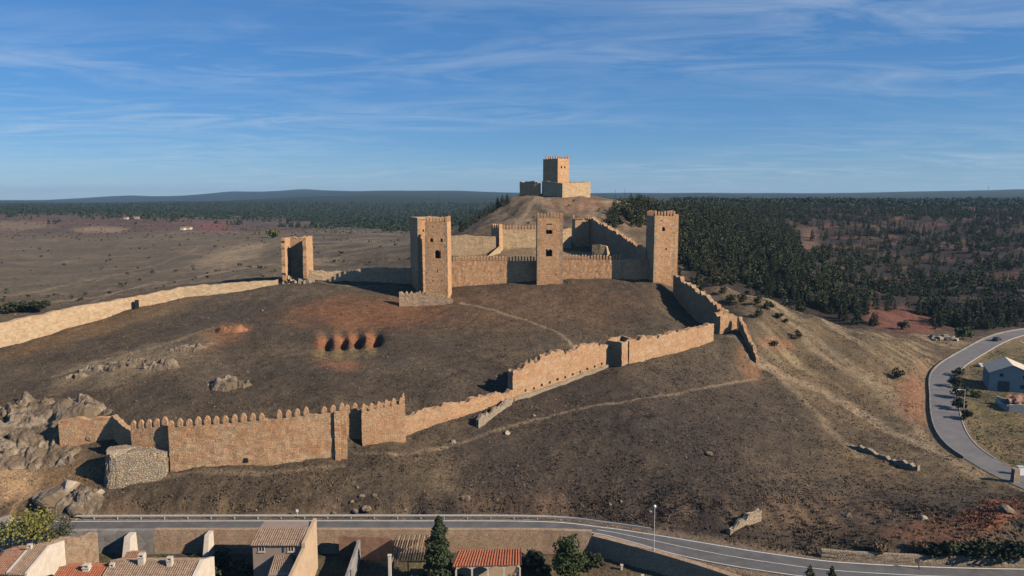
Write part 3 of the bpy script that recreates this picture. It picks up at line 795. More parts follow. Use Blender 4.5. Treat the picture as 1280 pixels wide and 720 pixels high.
def merlon_mesh(w, d, h, cap, mat):
    mb = MB()
    x, y = w / 2, d / 2
    b = [(-x, -y, -0.15), (x, -y, -0.15), (x, y, -0.15), (-x, y, -0.15)]
    t = [(-x, -y, h), (x, -y, h), (x, y, h), (-x, y, h)]
    mb.hexa(b, t)
    if cap > 0:                                     # rounded, pointed cap
        k = 0.62
        mb.hexa([(p[0], p[1], h) for p in t], [(p[0] * k, p[1] * k, h + cap * 0.62) for p in t])
        kk = 0.2
        mb.hexa([(p[0] * k, p[1] * k, h + cap * 0.62) for p in t], [(p[0] * kk, p[1] * kk, h + cap) for p in t])
    o = mb.build('merlon', mat)
    me = o.data
    bpy.data.objects.remove(o)
    return me
MERL_BIG = merlon_mesh(0.95, 0.62, 0.8, 0.75, M['rubble'])
MERL_MID = merlon_mesh(0.56, 0.55, 1.7, 0.0, M['tower_stone'])
MERL_CUR = merlon_mesh(0.56, 0.5, 1.45, 0.25, M['tower_stone'])
MERL_BARB = merlon_mesh(0.5, 0.5, 0.75, 0.0, M['pale_stone'])
def put_merlons(parent, A_, T, N, top, s, me, gap, inset=0.32, miss=0.0, ends=0.5, zfun=None):
    org = worldloc(parent)
    d = ends; k = 0
    while d <= s[-1] - ends:
        x = np.interp(d, s, A_[:, 0]); y = np.interp(d, s, A_[:, 1]); z = np.interp(d, s, top)
        tx = np.interp(d, s, T[:, 0]); ty = np.interp(d, s, T[:, 1]); nx = np.interp(d, s, N[:, 0]); ny = np.interp(d, s, N[:, 1])
        if random.random() >= miss:
            o = bpy.data.objects.new('merlon', me); COL.objects.link(o); o.parent = parent
            o.location = (x - nx * inset - org.x, y - ny * inset - org.y, z - org.z)
            o.rotation_euler = (0, 0, math.atan2(ty, tx) + random.uniform(-0.03, 0.03))
            sc = random.uniform(0.88, 1.1); o.scale = (sc, 1, random.uniform(0.85, 1.12))
        d += gap * random.uniform(0.97, 1.03); k += 1
def mid(rows):
    a = P(*[rows[len(rows) // 2][i] for i in (0, 1, 3)]); return a
def wall(name, label, rows, thick, mat, rag=0.0, merlon=None, gap=1.9, group=None, seed=1, pts=None, cat='wall', rough=0.07, miss=0.0, parts=None, step=0.8, **kw):
    line = trace(rows, step) if pts is None else densify(pts, step)
    c = line[len(line) // 2]
    loc = (c[0], c[1], float(H(c[0], c[1])))
    mb = MB()
    info = wall_mesh(mb, line, thick, rag, rough, seed, **kw)
    if merlon is None and not parts:
        o = mb.build(name, mat, loc=loc); tag(o, label, cat, group); return o, info
    root = empty(name, loc, label, cat, group)
    mb.build('masonry', mat, root)
    if merlon is not None: put_merlons(root, *info, merlon, gap, miss=miss)
    return root, info

GW = 'outer walls of the castle'
wall('curtain_wall', 'long tan outer wall running up from the left edge to the open ruined tower', W_WEST, 1.6, M['west_stone'], rag=0.32, group=GW, seed=3, rough=0.035, step=1.4)
wall('curtain_wall', 'low outer wall linking the open ruined tower to the square tower, half in shadow', W_LINK, 1.6, M['west_stone'], rag=0.5, group=GW, seed=4)
wall('barbican_wall', 'short broken wall with pale merlon stumps at the foot of the left tower', [W_BARB[0], W_BARB[1]], 1.4, M['plaster_tan'], rag=1.0, group=GW, seed=5, block=0.9)
wall('barbican_wall', 'low crenellated wall stepping down across the foot of the left tower', [W_BARB[1], W_BARB[2]], 0.9, M['plaster_tan'], merlon=MERL_BARB, gap=1.1, group=GW, seed=6)
wall('ruined_wall', 'short pinkish wall beside the big grey rock outcrop, broken off at its right end', W_ENDW, 1.2, M['rubble'], rag=0.5, group=GW, seed=7)
wall('ruined_wall', 'dark stepped wall end in shadow behind the round bastion', W_RETN, 1.0, M['rubble'], rag=0.5, group=GW, seed=8)
wall('crenellated_wall', 'short crenellated wall right behind the grey round bastion', W_MER0, 1.3, M['rubble'], merlon=MERL_BIG, gap=1.5, group=GW, seed=9)
r_, inf = wall('crenellated_wall', 'long crenellated lower wall with a row of pointed merlons above the road', W_LONG, 1.5, M['rubble'], merlon=MERL_BIG, gap=1.62, miss=0.03, group=GW, seed=10, rough=0.1, nrow=14)
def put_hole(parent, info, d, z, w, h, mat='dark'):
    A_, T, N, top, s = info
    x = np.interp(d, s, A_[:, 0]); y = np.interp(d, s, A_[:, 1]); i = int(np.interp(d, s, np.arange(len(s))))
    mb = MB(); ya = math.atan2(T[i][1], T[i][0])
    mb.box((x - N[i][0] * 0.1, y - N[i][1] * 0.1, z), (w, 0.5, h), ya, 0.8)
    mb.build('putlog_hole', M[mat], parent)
put_hole(r_, inf, 13.5, float(H(inf[0][17, 0], inf[0][17, 1])) + 0.5, 0.9, 0.8)
mbp = MB()
i = len(inf[0]) - 3
mbp.box((inf[0][i, 0], inf[0][i, 1] - 0.15, 2), (1.0, 0.7, inf[3][i] - 2 + 0.2), 0.1)
mbp.build('pilaster', M['sandstone'], r_)
wall('crenellated_wall', 'shaded set-back wall between the long crenellated wall and its small bastion', W_GAP, 1.2, M['rubble'], merlon=MERL_BIG, gap=1.5, group=GW, seed=11)
# bastion with merlons, a block of its own
def block_tower(name, label, corners, ztop, mat, group, rag=0.6, merlon=None, gap=1.5, cat='tower', seed=20, thick=None):
    """open-topped block of masonry on given corners (counter-clockwise, first edge = front)"""
    c = np.mean(corners, axis=0)
    root = empty(name, (c[0], c[1], float(H(c[0], c[1]))), label, cat, group)
    mb = MB()
    ring = []
    cs = list(corners) + [corners[0]]
    for p, q in zip(cs[:-1], cs[1:]):
        L = math.hypot(q[0] - p[0], q[1] - p[1]); k = max(2, int(L / 0.8))
        for i in range(k): ring.append((p[0] + (q[0] - p[0]) * i / k, p[1] + (q[1] - p[1]) * i / k))
    ring.append(ring[0])
    zb = min(float(H(*p)) for p in corners) - 1.5
    zt = ztop if callable(ztop) else (lambda x, y: ztop)
    n_ = len(ring); g = []
    rr = random.Random(seed)
    for j in range(11):
        row = []
        for k, (x, y) in enumerate(ring[:-1]):
            t = zt(x, y) + rag * (vnoise(k / 1.7, seed * 3.1, seed) - 0.5)
            row.append((x + rr.uniform(-.07, .07), y + rr.uniform(-.07, .07), zb + (t - zb) * j / 10))
        row.append(row[0]); g.append(row)
    cx, cy = c
    inner = [((x - cx) * 0.78 + cx, (y - cy) * 0.78 + cy, z) for (x, y, z) in g[-1]]
    g.append(inner)
    low = [(x, y, z - 1.1) for (x, y, z) in inner]
    g.append(low)
    mb.grid(g)
    mb.add(low[:-1], [tuple(range(len(low) - 1))])
    mb.build('masonry', mat, root)
    if merlon is not None:
        for p, q in list(zip(cs[:-1], cs[1:]))[:2]:
            A_ = np.array([(p[0] + (q[0] - p[0]) * f, p[1] + (q[1] - p[1]) * f) for f in np.linspace(0, 1, 8)])
            s = np.linspace(0, math.hypot(q[0] - p[0], q[1] - p[1]), 8)
            T = np.tile((A_[-1] - A_[0]) / s[-1], (8, 1)); N = np.stack([T[:, 1], -T[:, 0]], -1)
            top = np.array([zt(x, y) for x, y in A_])
            put_merlons(root, A_, T, N, top, s, merlon, gap)
    return root
def XY(px, py, D):
    a = P(px, py, D); return (float(a[0]), float(a[1]))
def Zt(py, D): return float(P(640, py, D)[2])
b0, b1 = XY(453, 557, 143.5), XY(507, 549, 146)
zL, zR = Zt(515, 143.5), Zt(505, 146)
block_tower('bastion', 'small crenellated bastion at the right end of the long crenellated wall', [b0, b1, (b1[0] - 0.6, b1[1] + 3.8), (b0[0] - 0.3, b0[1] + 3.8)], lambda x, y: zL + (zR - zL) * (x - b0[0]) / (b1[0] - b0[0]), M['rubble'], GW, merlon=MERL_BIG, gap=1.45, seed=21)
wall('ruined_wall', 'low broken wall climbing from the small bastion to the tall ruined wall', W_LOW, 1.3, M['rubble'], rag=0.7, group=GW, seed=12)
wall('stone_footing', 'thin line of fallen stones slanting down below the low broken wall', [(598, 528, 525, 152), (618, 515, 511, 157), (640, 503, 498, 163)], 0.7, M['grey_rubble'], rag=0.8, seed=13, block=0.8, deep=0.8)
r_, inf = wall('ruined_wall', 'tall ruined bright wall with a row of small holes near its foot', W_TALL, 1.7, M['rubble'], rag=1.3, group=GW, seed=14, parts=True, rough=0.1, nrow=12, block=3.5)
for k in range(11):
    d = 4 + k * 2.7
    x, y = np.interp(d, inf[4], inf[0][:, 0]), np.interp(d, inf[4], inf[0][:, 1])
    put_hole(r_, inf, d, float(H(x, y)) + 1.25, 0.6, 0.5)
mb = MB()                                           # footing ledge
lg = [(p[0] + inf[2][i][0] * 0.55, p[1] + inf[2][i][1] * 0.55, float(H(p[0], p[1])) + 0.75) for i, p in enumerate(inf[0])]
wall_mesh(mb, lg, 0.7, 0.2, 0.05, 15, nrow=3)
mb.build('footing_ledge', M['grey_rubble'], r_)
e0 = XY(777, 458, 187.0)
t0 = XY(764, 458, 190)
d_ = np.array((t0[0] - 0.0, t0[1] + 0.0))
nE = np.array((0.70, -0.714))
c0 = np.array(XY(764, 458, 190)) - nE * 0.5; 
f0 = np.array(e0); tE = np.array((0.714, 0.70))
block_tower('wall_tower', 'small ruined tower with a dark left side in the middle of the lower wall', [tuple(f0), tuple(f0 + tE * 5.5), tuple(f0 + tE * 5.5 - nE * 4.6), tuple(f0 - nE * 4.6)], Zt(427, 187), M['rubble'], GW, rag=0.8, seed=22)
wall('ruined_wall', 'bright ruined wall climbing right from the small tower to the corner turret', [(786, 455, 425.5, 188.6)] + W_EAST[1:], 1.6, M['rubble'], rag=0.9, group=GW, seed=16, rough=0.1)
wall('ruined_wall', 'shaded broken wall falling from the right tower down to the corner turret', W_FALL, 1.5, M['rubble'], rag=1.4, group=GW, seed=17, block=1.3)
q0 = XY(900, 410, 218.5); q1 = XY(921, 408, 221)
wall('ruined_wall', 'crumbled stub of wall falling down the slope right of the corner turret', W_RUIN, 1.0, M['rubble'], rag=1.3, group=GW, seed=18, block=0.9)
wall('ruined_wall', 'line of pale rubble and dark wall on the bare slope left of the valley road', [(1062, 560, 553, 164), (1095, 572, 567, 159), (1118, 582, 575, 155), (1146, 598, 582, 151)], 1.0, M['grey_rubble'], rag=0.9, seed=19, block=0.9)
wall('ruined_wall', 'short slanting stub of wall just above the road', [(913, 669, 662, 117), (932, 657, 649, 119.5), (952, 645, 637, 122)], 0.8, M['grey_rubble'], rag=0.6, seed=24, block=0.8)

# half-round bastion of grey rubble below the crenellated wall
def round_bastion():
    cx0 = XY(122, 606, 131.0); cx1 = XY(200, 590, 133.5)
    zt = Zt(557, 131.5) - 1.3
    c = ((cx0[0] + cx1[0]) / 2 + 0.2, cx0[1] + 4.6)
    root = empty('round_bastion', (c[0], c[1], float(H(*c))), 'squat half-round bastion of grey rubble stone at the left end of the lower wall', 'bastion', GW)
    rx = (cx1[0] - cx0[0]) / 2 + 0.3
    mb = MB(); g = []; rr = random.Random(5)
    zb = 0.0
    angs = np.linspace(R(-185), R(8), 42)
    for j in range(15):
        f = j / 14; k = 1.10 - 0.19 * f; z = zb + (zt - zb) * f; row = []
        for a in angs:
            # flattened plan: straight front, rounded shoulders
            ex = 0.42
            ux = math.copysign(abs(math.cos(a)) ** ex, math.cos(a)); uy = math.copysign(abs(math.sin(a)) ** ex, math.sin(a))
            px_ = rx * k * ux + 0.9 * f * (ux > 0) + rr.uniform(-.15, .15); py_ = 4.4 * k * uy + rr.uniform(-.15, .15)
            row.append((c[0] + px_ * 0.94 - py_ * 0.34, c[1] + px_ * 0.34 + py_ * 0.94, z + (rr.uniform(-.12, .12) if j < 14 else 1.3 * (vnoise(a * 2.6, 3.0, 4) - 0.7))))
        g.append(row)
    mb.grid(g)
    top = g[-1]; cen = (c[0], c[1], zt - 0.25)
    mb.add(top + [cen], [(i, i + 1, len(top)) for i in range(len(top) - 1)] + [(len(top) - 1, 0, len(top))])
    mb.build('masonry', M['bastion_stone'], root)
    return root
round_bastion()

# ---------------------------------------------------------------- towers
def quoin_blocks(mb, cs, pt, zb, ztop, rr):
    nC_t = len(cs)
    for f in range(nC_t):
        p, q = cs[f], cs[(f + 1) % nC_t]
        L = float(np.hypot(*(q - p))); t_ = (q - p) / L; out = np.array((t_[1], -t_[0]))
        z = zb + 1.0; k = 0
        while z < ztop - 0.5:
            h = rr.uniform(0.42, 0.6)
            for e in (0, 1):
                w = rr.uniform(0.35, 0.55) if (k + e + f) % 2 else rr.uniform(0.75, 1.05)
                b = pt(p, z) if e == 0 else pt(q, z); sg = 1 if e == 0 else -1
                cc_ = b + t_ * sg * (w / 2 - 0.02)
                if rr.random() < 0.72: mb.box((cc_[0] - out[0] * 0.06, cc_[1] - out[1] * 0.06, z), (w, 0.2, h - 0.04), math.atan2(t_[1], t_[0]), mi=1)
            z += h; k += 1
def arch_pts(w, h, n=8):
    r = w / 2
    return [(r * math.cos(math.pi * i / n), h - r + r * math.sin(math.pi * i / n)) for i in range(n + 1)]
def tower(name, label, corners, ztop, mat, openings=(), merlon=MERL_MID, gap=1.15, taper=0.012, group=None, faces_m=(0, 1, 2, 3), quoins=True, cap=None, miss=0.0, cat='tower', seed=40, zbase=None, rag=0.0):
    """corners counter-clockwise seen from above, first edge is the front; openings (face, u, z, w, h, arched) in metres"""
    cs = [np.array(c, float) for c in corners]
    c = np.mean(cs, axis=0); nC_t = len(cs)
    zb = (min(float(H(*p)) for p in cs) - 2.0) if zbase is None else zbase
    gz = float(H(*c))
    root = empty(name, (c[0], c[1], gz), label, cat, group)
    hh = ztop - zb
    def pt(p, z): return c + (p - c) * (1 - taper * (z - zb) / hh * 2)
    rr = random.Random(seed)
    mb = MB()
    for f in range(nC_t):
        p, q = cs[f], cs[(f + 1) % nC_t]
        L = float(np.hypot(*(q - p)))
        ops = [o for o in openings if o[0] == f]
        us = set(np.linspace(0, L, max(3, int(L / 0.8)) + 1)); zs_ = set(np.linspace(zb, ztop, int(hh / 0.8) + 1))
        for (_, u, z, w, h, ar) in ops:
            us = {x for x in us if not (u - w / 2 - .25 < x < u + w / 2 + .25)} | {u - w / 2, u + w / 2}
            zs_ = {x for x in zs_ if not (z - .25 < x < z + h + .25)} | {z, z + h}
        us |= {0.0, L}; us = sorted(us); zs_ = sorted(zs_)
        out = np.array(((q - p)[1], -(q - p)[0])) / L
        fixu = {round(o[1] + s * o[3] / 2, 4) for o in ops for s in (-1, 1)}
        g = []
        for z in zs_:
            row = []
            for u in us:
                a = pt(p, z) + (pt(q, z) - pt(p, z)) * (u / L)
                edge = u < 1e-6 or u > L - 1e-6 or round(u, 4) in fixu
                j = 0 if edge else rr.uniform(-.035, .035)
                zz_ = z
                if rag and z > ztop - 1e-6: zz_ = z + rag * (vnoise(u * 0.8 + f * 7, seed * 1.0, seed) - 0.6)
                row.append((a[0] + out[0] * j, a[1] + out[1] * j, zz_))
            g.append(row)
        nc = len(us); verts = [v for r_ in g for v in r_]; fs = []
        for r_ in range(len(zs_) - 1):
            for k in range(nc - 1):
                um, zm_ = (us[k] + us[k + 1]) / 2, (zs_[r_] + zs_[r_ + 1]) / 2
                if any(abs(um - o[1]) < o[3] / 2 and o[2] < zm_ < o[2] + o[4] for o in ops): continue
                fs.append((r_ * nc + k, r_ * nc + k + 1, (r_ + 1) * nc + k + 1, (r_ + 1) * nc + k))
        mb.add(verts, fs)
        for (_, u, z, w, h, ar) in ops:
            def w3(uu, z3, dep):
                a = pt(p, z3) + (pt(q, z3) - pt(p, z3)) * (uu / L) - out * dep
                return (a[0], a[1], z3)
            if ar:                                  # spandrels fill the corners over the arch
                ap = arch_pts(w, h)
                right = [(u + x, z + y) for x, y in ap[:5]]; left = [(u + x, z + y) for x, y in ap[4:]]
                mb.add([w3(u + w / 2, z + h, 0)] + [w3(a, b, 0) for a, b in right], [tuple([0] + list(range(5, 0, -1)))])
                mb.add([w3(u - w / 2, z + h, 0)] + [w3(a, b, 0) for a, b in left], [tuple([0] + list(range(5, 0, -1)))])
                prof = [(u - w / 2, z), (u + w / 2, z)] + [(u + x, z + y) for x, y in ap]
            else:
                prof = [(u - w / 2, z), (u + w / 2, z), (u + w / 2, z + h), (u - w / 2, z + h)]
            wb = MB(); m = len(prof)
            wb.add([w3(a, b, 0.0) for a, b in prof] + [w3(a, b, 0.9) for a, b in prof],
                   [(i, m + i, m + (i + 1) % m, (i + 1) % m) for i in range(m)] + [tuple(range(m, 2 * m))], 0)
            wo = wb.build('window' if w > 0.55 else 'arrow_slit', [M['tower_stone']], root)
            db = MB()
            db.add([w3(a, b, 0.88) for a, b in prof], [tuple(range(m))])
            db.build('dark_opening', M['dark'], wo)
    topc = [pt(p, ztop) for p in cs]
    th = 0.6; deck = ztop - 1.3
    inn = [c + (p - c) * (1 - th * 1.45 / float(np.hypot(*(p - c)))) for p in topc]
    if cap is None:
        n4 = nC_t
        mb.add([(*p, ztop) for p in topc] + [(*p, ztop) for p in inn] + [(*p, deck) for p in inn],
               [(i, (i + 1) % n4, n4 + (i + 1) % n4, n4 + i) for i in range(n4)] + [(n4 + i, n4 + (i + 1) % n4, 2 * n4 + (i + 1) % n4, 2 * n4 + i) for i in range(n4)] + [tuple(range(2 * n4, 3 * n4))])
    if quoins:
        quoin_blocks(mb, cs, pt, zb, ztop, rr)
    mb.build('masonry', [mat, M['quoin']], root)
    if cap is not None:
        kb = MB()
        k1 = [c + (p - c) * 1.03 for p in topc]
        kb.add([(*p, ztop - 0.1) for p in k1] + [(*p, ztop + 0.35) for p in k1] + [(c[0], c[1], ztop + cap)],
               [(i, (i + 1) % nC_t, nC_t + (i + 1) % nC_t, nC_t + i) for i in range(nC_t)] + [(nC_t + i, nC_t + (i + 1) % nC_t, 2 * nC_t) for i in range(nC_t)])
        kb.build('roof', M['pale_stone'], root)
    if merlon is not None:
        for f in faces_m:
            p, q = topc[f], topc[(f + 1) % nC_t]
            L = float(np.hypot(*(q - p)))
            A_ = np.array([p + (q - p) * t for t in np.linspace(0, 1, 6)]); s = np.linspace(0, L, 6)
            T = np.tile((q - p) / L, (6, 1)); N = np.stack([T[:, 1], -T[:, 0]], -1)
            kk = max(2, int(round((L - 0.8) / gap)))
            put_merlons(root, A_, T, N, np.full(6, ztop), s, merlon, (L - 0.85) / kk * 0.999, ends=0.42, miss=miss)
    return root
def quad(x0, y0, w, d, yaw):
    """front-left corner, width, depth, yaw -> counter-clockwise corners"""
    ca, sa = math.cos(yaw), math.sin(yaw)
    t = np.array((ca, sa)); b = np.array((-sa, ca)); o = np.array((x0, y0))
    return [tuple(o), tuple(o + t * w), tuple(o + t * w + b * d), tuple(o + b * d)]
block_tower('corner_turret', 'ruined corner turret with a jagged top at the right end of the lower wall', [q0, q1, (q1[0] - 1.2, q1[1] + 4), (q0[0] - 1.2, q0[1] + 4)], Zt(392.5, 219.5), M['rubble'], GW, rag=2.2, seed=23)
GT = 'crenellated towers of the castle'
xl, yl = XY(532, 375, 250)
def fz(py, D=250): return Zt(py, D)
tower('castle_tower', 'left front castle tower with merlons, three dark windows and a bright right edge', quad(xl, yl, 7.5, 8.6, R(-4.0)), fz(277.5), M['tower_stone'],
      [(0, 2.15, fz(302.5), 0.95, 1.25, True), (0, 5.5, fz(302.5), 0.95, 1.25, True), (0, 4.15, fz(323), 1.8, 2.75, True), (0, 4.0, fz(340), 0.35, 0.9, False), (0, 2.5, fz(352.5), 0.4, 0.45, False), (0, 5.5, fz(352), 0.4, 0.45, False), (0, 2.6, fz(284), 0.4, 0.4, False), (1, 4.5, fz(320), 0.5, 1.0, False)], group=GT, gap=1.05, seed=41, faces_m=(0, 1, 3))
xm, ym = XY(671, 355, 262)
tower('castle_tower', 'middle castle tower with merlons and two arched windows one above the other', quad(xm, ym, 9.0, 8.5, R(0.5)), Zt(273, 262), M['tower_stone'],
      [(0, 4.5, Zt(292.5, 262), 1.2, 1.5, True), (0, 4.6, Zt(320.5, 262), 1.6, 2.4, True), (0, 4.6, Zt(334, 262), 0.4, 0.7, False), (0, 3.2, Zt(344, 262), 0.4, 0.45, False), (0, 6.6, Zt(344, 262), 0.4, 0.45, False), (0, 4.2, Zt(281, 262), 2.2, 0.4, False)], group=GT, gap=1.1, seed=42, faces_m=(0, 1, 3))
xr, yr = XY(816.5, 351, 260)
rt = tower('castle_tower', 'right castle tower with merlons, one square window and a shaded left side', quad(xr, yr, 7.5, 9.0, R(8.0)), Zt(270, 260), M['tower_stone'],
      [(0, 3.3, Zt(289, 260), 1.1, 1.4, True), (0, 4.4, Zt(312.5, 260), 0.55, 0.6, False), (0, 2.6, Zt(277, 260), 0.35, 0.5, False)], group=GT, gap=1.1, seed=43, faces_m=(0, 1, 3))
qr = quad(xr, yr, 7.5, 9.0, R(8.0))
bt = MB()
tr_ = np.array((math.cos(R(8)), math.sin(R(8)))); br_ = np.array((-tr_[1], tr_[0]))
b0_ = np.array(qr[1]) - tr_ * 0.55 + br_ * 0.45
zt_b = Zt(268, 260)
bt_c = [b0_, b0_ + tr_ * 1.75, b0_ + tr_ * 1.75 + br_ * 7.5, b0_ + br_ * 7.5]
zbb = min(float(H(*p)) for p in bt_c) - 2
bt.hexa([(*p, zbb) for p in bt_c], [(*p, zt_b) for p in bt_c])
bt.build('buttress', M['tower_stone'], rt)
# square tower behind the left one: flat pale roof slab, no merlons
xs, ys = XY(523, 372, 262)
tower('square_tower', 'plain square tower with a flat roof standing behind the left front tower', quad(xs, ys, 9.5, 13, R(19.0)), Zt(273.5, 262), M['tower_stone'], [(0, 2.0, Zt(290, 262), 0.5, 0.9, False)], merlon=None, cap=0.6, group=None, seed=44)
mast_p = XY(549, 300, 268)
mb = MB(); mb.tube((mast_p[0], mast_p[1], Zt(274, 262) - 0.5), (mast_p[0], mast_p[1], Zt(239, 268)), 0.07, 0.04, 6)
mb.tube((mast_p[0] - 0.5, mast_p[1], Zt(245, 268)), (mast_p[0] + 0.5, mast_p[1], Zt(245, 268)), 0.03, 0.03, 5)
tag(mb.build('mast', M['dark_metal'], loc=(mast_p[0], mast_p[1], Zt(274, 262) - 0.5)), 'thin dark mast rising from the roof of the square tower', 'mast')

# ---------------------------------------------------------------- inner ward
GI = 'walls of the inner ward'
cl0, cl1 = XY(562, 352, 266), XY(672, 352, 267)
zc = Zt(326.5, 266.5)
wall('curtain_wall', 'crenellated front curtain wall between the left and middle castle towers', None, 1.5, M['tower_stone'], merlon=MERL_CUR, gap=1.08, group=GI, seed=51, pts=[(cl0[0], cl0[1], zc), (cl1[0], cl1[1], zc)])
cr0, cr1, cr2 = XY(703, 350, 266.5), XY(776, 348, 266), XY(811, 346, 264)
zc2 = Zt(325, 266)
rr_, infr = wall('curtain_wall', 'crenellated front curtain wall right of the middle castle tower', None, 1.5, M['tower_stone'], merlon=MERL_CUR, gap=1.08, group=GI, seed=52, pts=[(cr0[0], cr0[1], zc2), (cr1[0], cr1[1], zc2)])
wall('curtain_wall', 'shaded plain wall joining the front curtain to the right castle tower', None, 1.4, M['tower_stone'], rag=0.3, group=GI, seed=53, pts=[(cr1[0], cr1[1] + 0.4, zc2 + 0.1), (cr2[0], cr2[1] + 2, zc2 + 0.4)])
# right-hand flank, dark inner face, climbing to the back corner tower
fl = [(47.0, 267, Zt(313, 267)), (43.8, 279, Zt(302, 279)), (38.8, 303, Zt(286, 303)), (33.5, 330, Zt(272.5, 330))]
wall('curtain_wall', 'long dark flank wall climbing from the right tower to the back corner tower', None, 1.6, M['rubble'], rag=0.9, group=GI, seed=54, pts=fl, block=1.5)
tw0 = XY(718.5, 308, 328)
tower('back_tower', 'low ruined tower at the back corner of the inner ward', quad(tw0[0], tw0[1], 6.4, 7, R(6)), Zt(274, 328), M['tower_stone'], merlon=MERL_MID, gap=1.5, miss=0.45, quoins=False, seed=45, rag=1.2)
bk0, bk1, bk2 = XY(564, 322, 310), XY(620, 320, 311), XY(625, 316, 316)
wall('back_wall', 'pale plain back wall of the inner ward seen right of the left tower', None, 1.5, M['pale_stone'], rag=0.4, group=GI, seed=55, pts=[(bk0[0], bk0[1], Zt(294, 310)), (bk1[0], bk1[1], Zt(295.5, 311))], rough=0.04)
bk3 = XY(672, 312, 318); bk4 = XY(712, 308, 322)
zk = Zt(287, 317)
wall('back_wall', 'higher crenellated back wall of the inner ward left of the middle tower', None, 1.5, M['pale_stone'], merlon=MERL_CUR, gap=1.3, group=GI, seed=56, pts=[(bk2[0], bk2[1], zk), (bk3[0], bk3[1], zk)])
wall('back_wall', 'lower pale wall between the middle tower and the back corner tower', None, 1.5, M['pale_stone'], rag=0.5, group=GI, seed=57, pts=[(bk3[0], bk3[1] + 2, Zt(290, 320)), (bk4[0] + 1, bk4[1] + 3, Zt(286, 324))])
t5 = XY(626, 316, 312)
tower('wall_turret', 'dark-sided turret at the left end of the higher back wall', quad(t5[0] - 0.6, t5[1] - 0.5, 2.2, 4.6, R(48)), Zt(285.5, 312), M['tower_stone'], merlon=MERL_MID, gap=1.1, quoins=False, seed=46)
# stairs ramp and a fragment of house wall in the court
sx0, sx1 = XY(610, 322, 306), XY(626, 310, 309)
mb = MB(); hz = float(H(*sx0))
mb.hexa([(sx0[0], sx0[1], hz - 1), (sx1[0], sx1[1], hz - 1), (sx1[0], sx1[1] + 2, hz - 1), (sx0[0], sx0[1] + 2, hz - 1)], [(sx0[0], sx0[1], Zt(320, 306)), (sx1[0], sx1[1], Zt(306, 309)), (sx1[0], sx1[1] + 2, Zt(306, 309)), (sx0[0], sx0[1] + 2, Zt(320, 306))])
tag(mb.build('stair_ramp', M['pale_stone'], loc=(sx0[0], sx0[1], hz)), 'sloping stone ramp against the pale back wall of the inner ward', 'ramp')
wall('wall_fragment', 'small sunlit three-cornered stub of wall inside the dark right part of the ward', [(740, 318, 306, 284), (750, 318, 306, 283), (758, 318, 308, 282.5), (759, 318, 316, 282)], 1.0, M['pale_stone'], seed=58, step=1.2)

# open ruined tower on the west wall: three sides, no front
def open_tower():
    a, b = XY(352.5, 352, 266), XY(384, 350, 266)
    zt = Zt(298, 266); dep = 7.5; t = 1.3
    root = empty('ruined_tower', ((a[0] + b[0]) / 2, a[1] + 4, float(H((a[0] + b[0]) / 2, a[1] + 4))), 'tall ruined tower on the left outer wall, open at the front', 'tower', None)
    for (p, q, zz_, rg, sd) in (((a[0] + t, a[1] + dep - .2), (b[0] - t, b[1] + dep - .2), zt, 0.8, 61), ((a[0], a[1] + 0.2), (a[0], a[1] + dep + t), zt, 0.5, 62), ((b[0] - t, b[1]), (b[0] - t, b[1] + dep + t), zt + 0.7, 1.2, 63)):
        mb = MB()
        line = densify([(p[0], p[1], zz_), (q[0], q[1], zz_)], 0.8)
        n_ = len(line)
        # thickness is laid to the outer side
        L = math.hypot(q[0] - p[0], q[1] - p[1]); tx, ty = (q[0] - p[0]) / L, (q[1] - p[1]) / L
        nx, ny = (-ty, tx) if sd == 61 else (1, 0)
        rr = random.Random(sd); g = []
        zb = min(float(H(*p)), float(H(*q))) - 2
        rows = 22
        def prof(side):
            out = []
            for j in range(rows + 1):
                row = []
                for k, (x, y, z) in enumerate(line):
                    # front edges of the side walls are gnawed
                    gn = 0
                    if sd != 61 and k == 0: gn = 0.75 * vnoise(j * 0.7, sd, sd) - 0.1
                    tz = z + rg * (vnoise(k * 0.9, sd * 1.0, sd) - 0.6)
                    o = rr.uniform(-.07, .07)
                    row.append((x + tx * gn + nx * (side * t + o), y + ty * gn + ny * (side * t + o), zb + (tz - zb) * j / rows))
                out.append(row)
            return out
        A_, B_ = prof(0), prof(1)
        g = A_ + B_[::-1]
        mb.grid(g)
        for k in (0, n_ - 1):
            for j in range(rows): mb.add([A_[j][k], A_[j + 1][k], B_[j + 1][k], B_[j][k]], [(0, 1, 2, 3)])
        mb.build('side_wall' if sd != 61 else 'rear_wall', M['sandstone'], root)
    mb = MB(); rr = random.Random(8)
    for i in range(60):
        x = rr.uniform(a[0] + .5, b[0] + 2.5); y = rr.uniform(a[1] - 3, a[1] + dep)
        s = rr.uniform(0.5, 1.7)
        mb.box((x, y, float(H(x, y)) - 0.3 + max(0, 1.6 * (1 - abs(y - a[1] - 2) / 5)) * rr.random()), (s, s * 0.8, s * 0.7), rr.uniform(0, 3), 0.7, jit=0.15)
    tag(mb.build('fallen_rubble', M['grey_rubble'], root), kind='stuff')
open_tower()
# dark doorway slot through the left wall
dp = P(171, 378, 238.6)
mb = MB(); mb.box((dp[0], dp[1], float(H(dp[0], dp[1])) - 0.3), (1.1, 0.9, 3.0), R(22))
tag(mb.build('doorway', M['dark'], loc=tuple(dp)), 'narrow dark doorway in the long tan left wall', 'doorway')

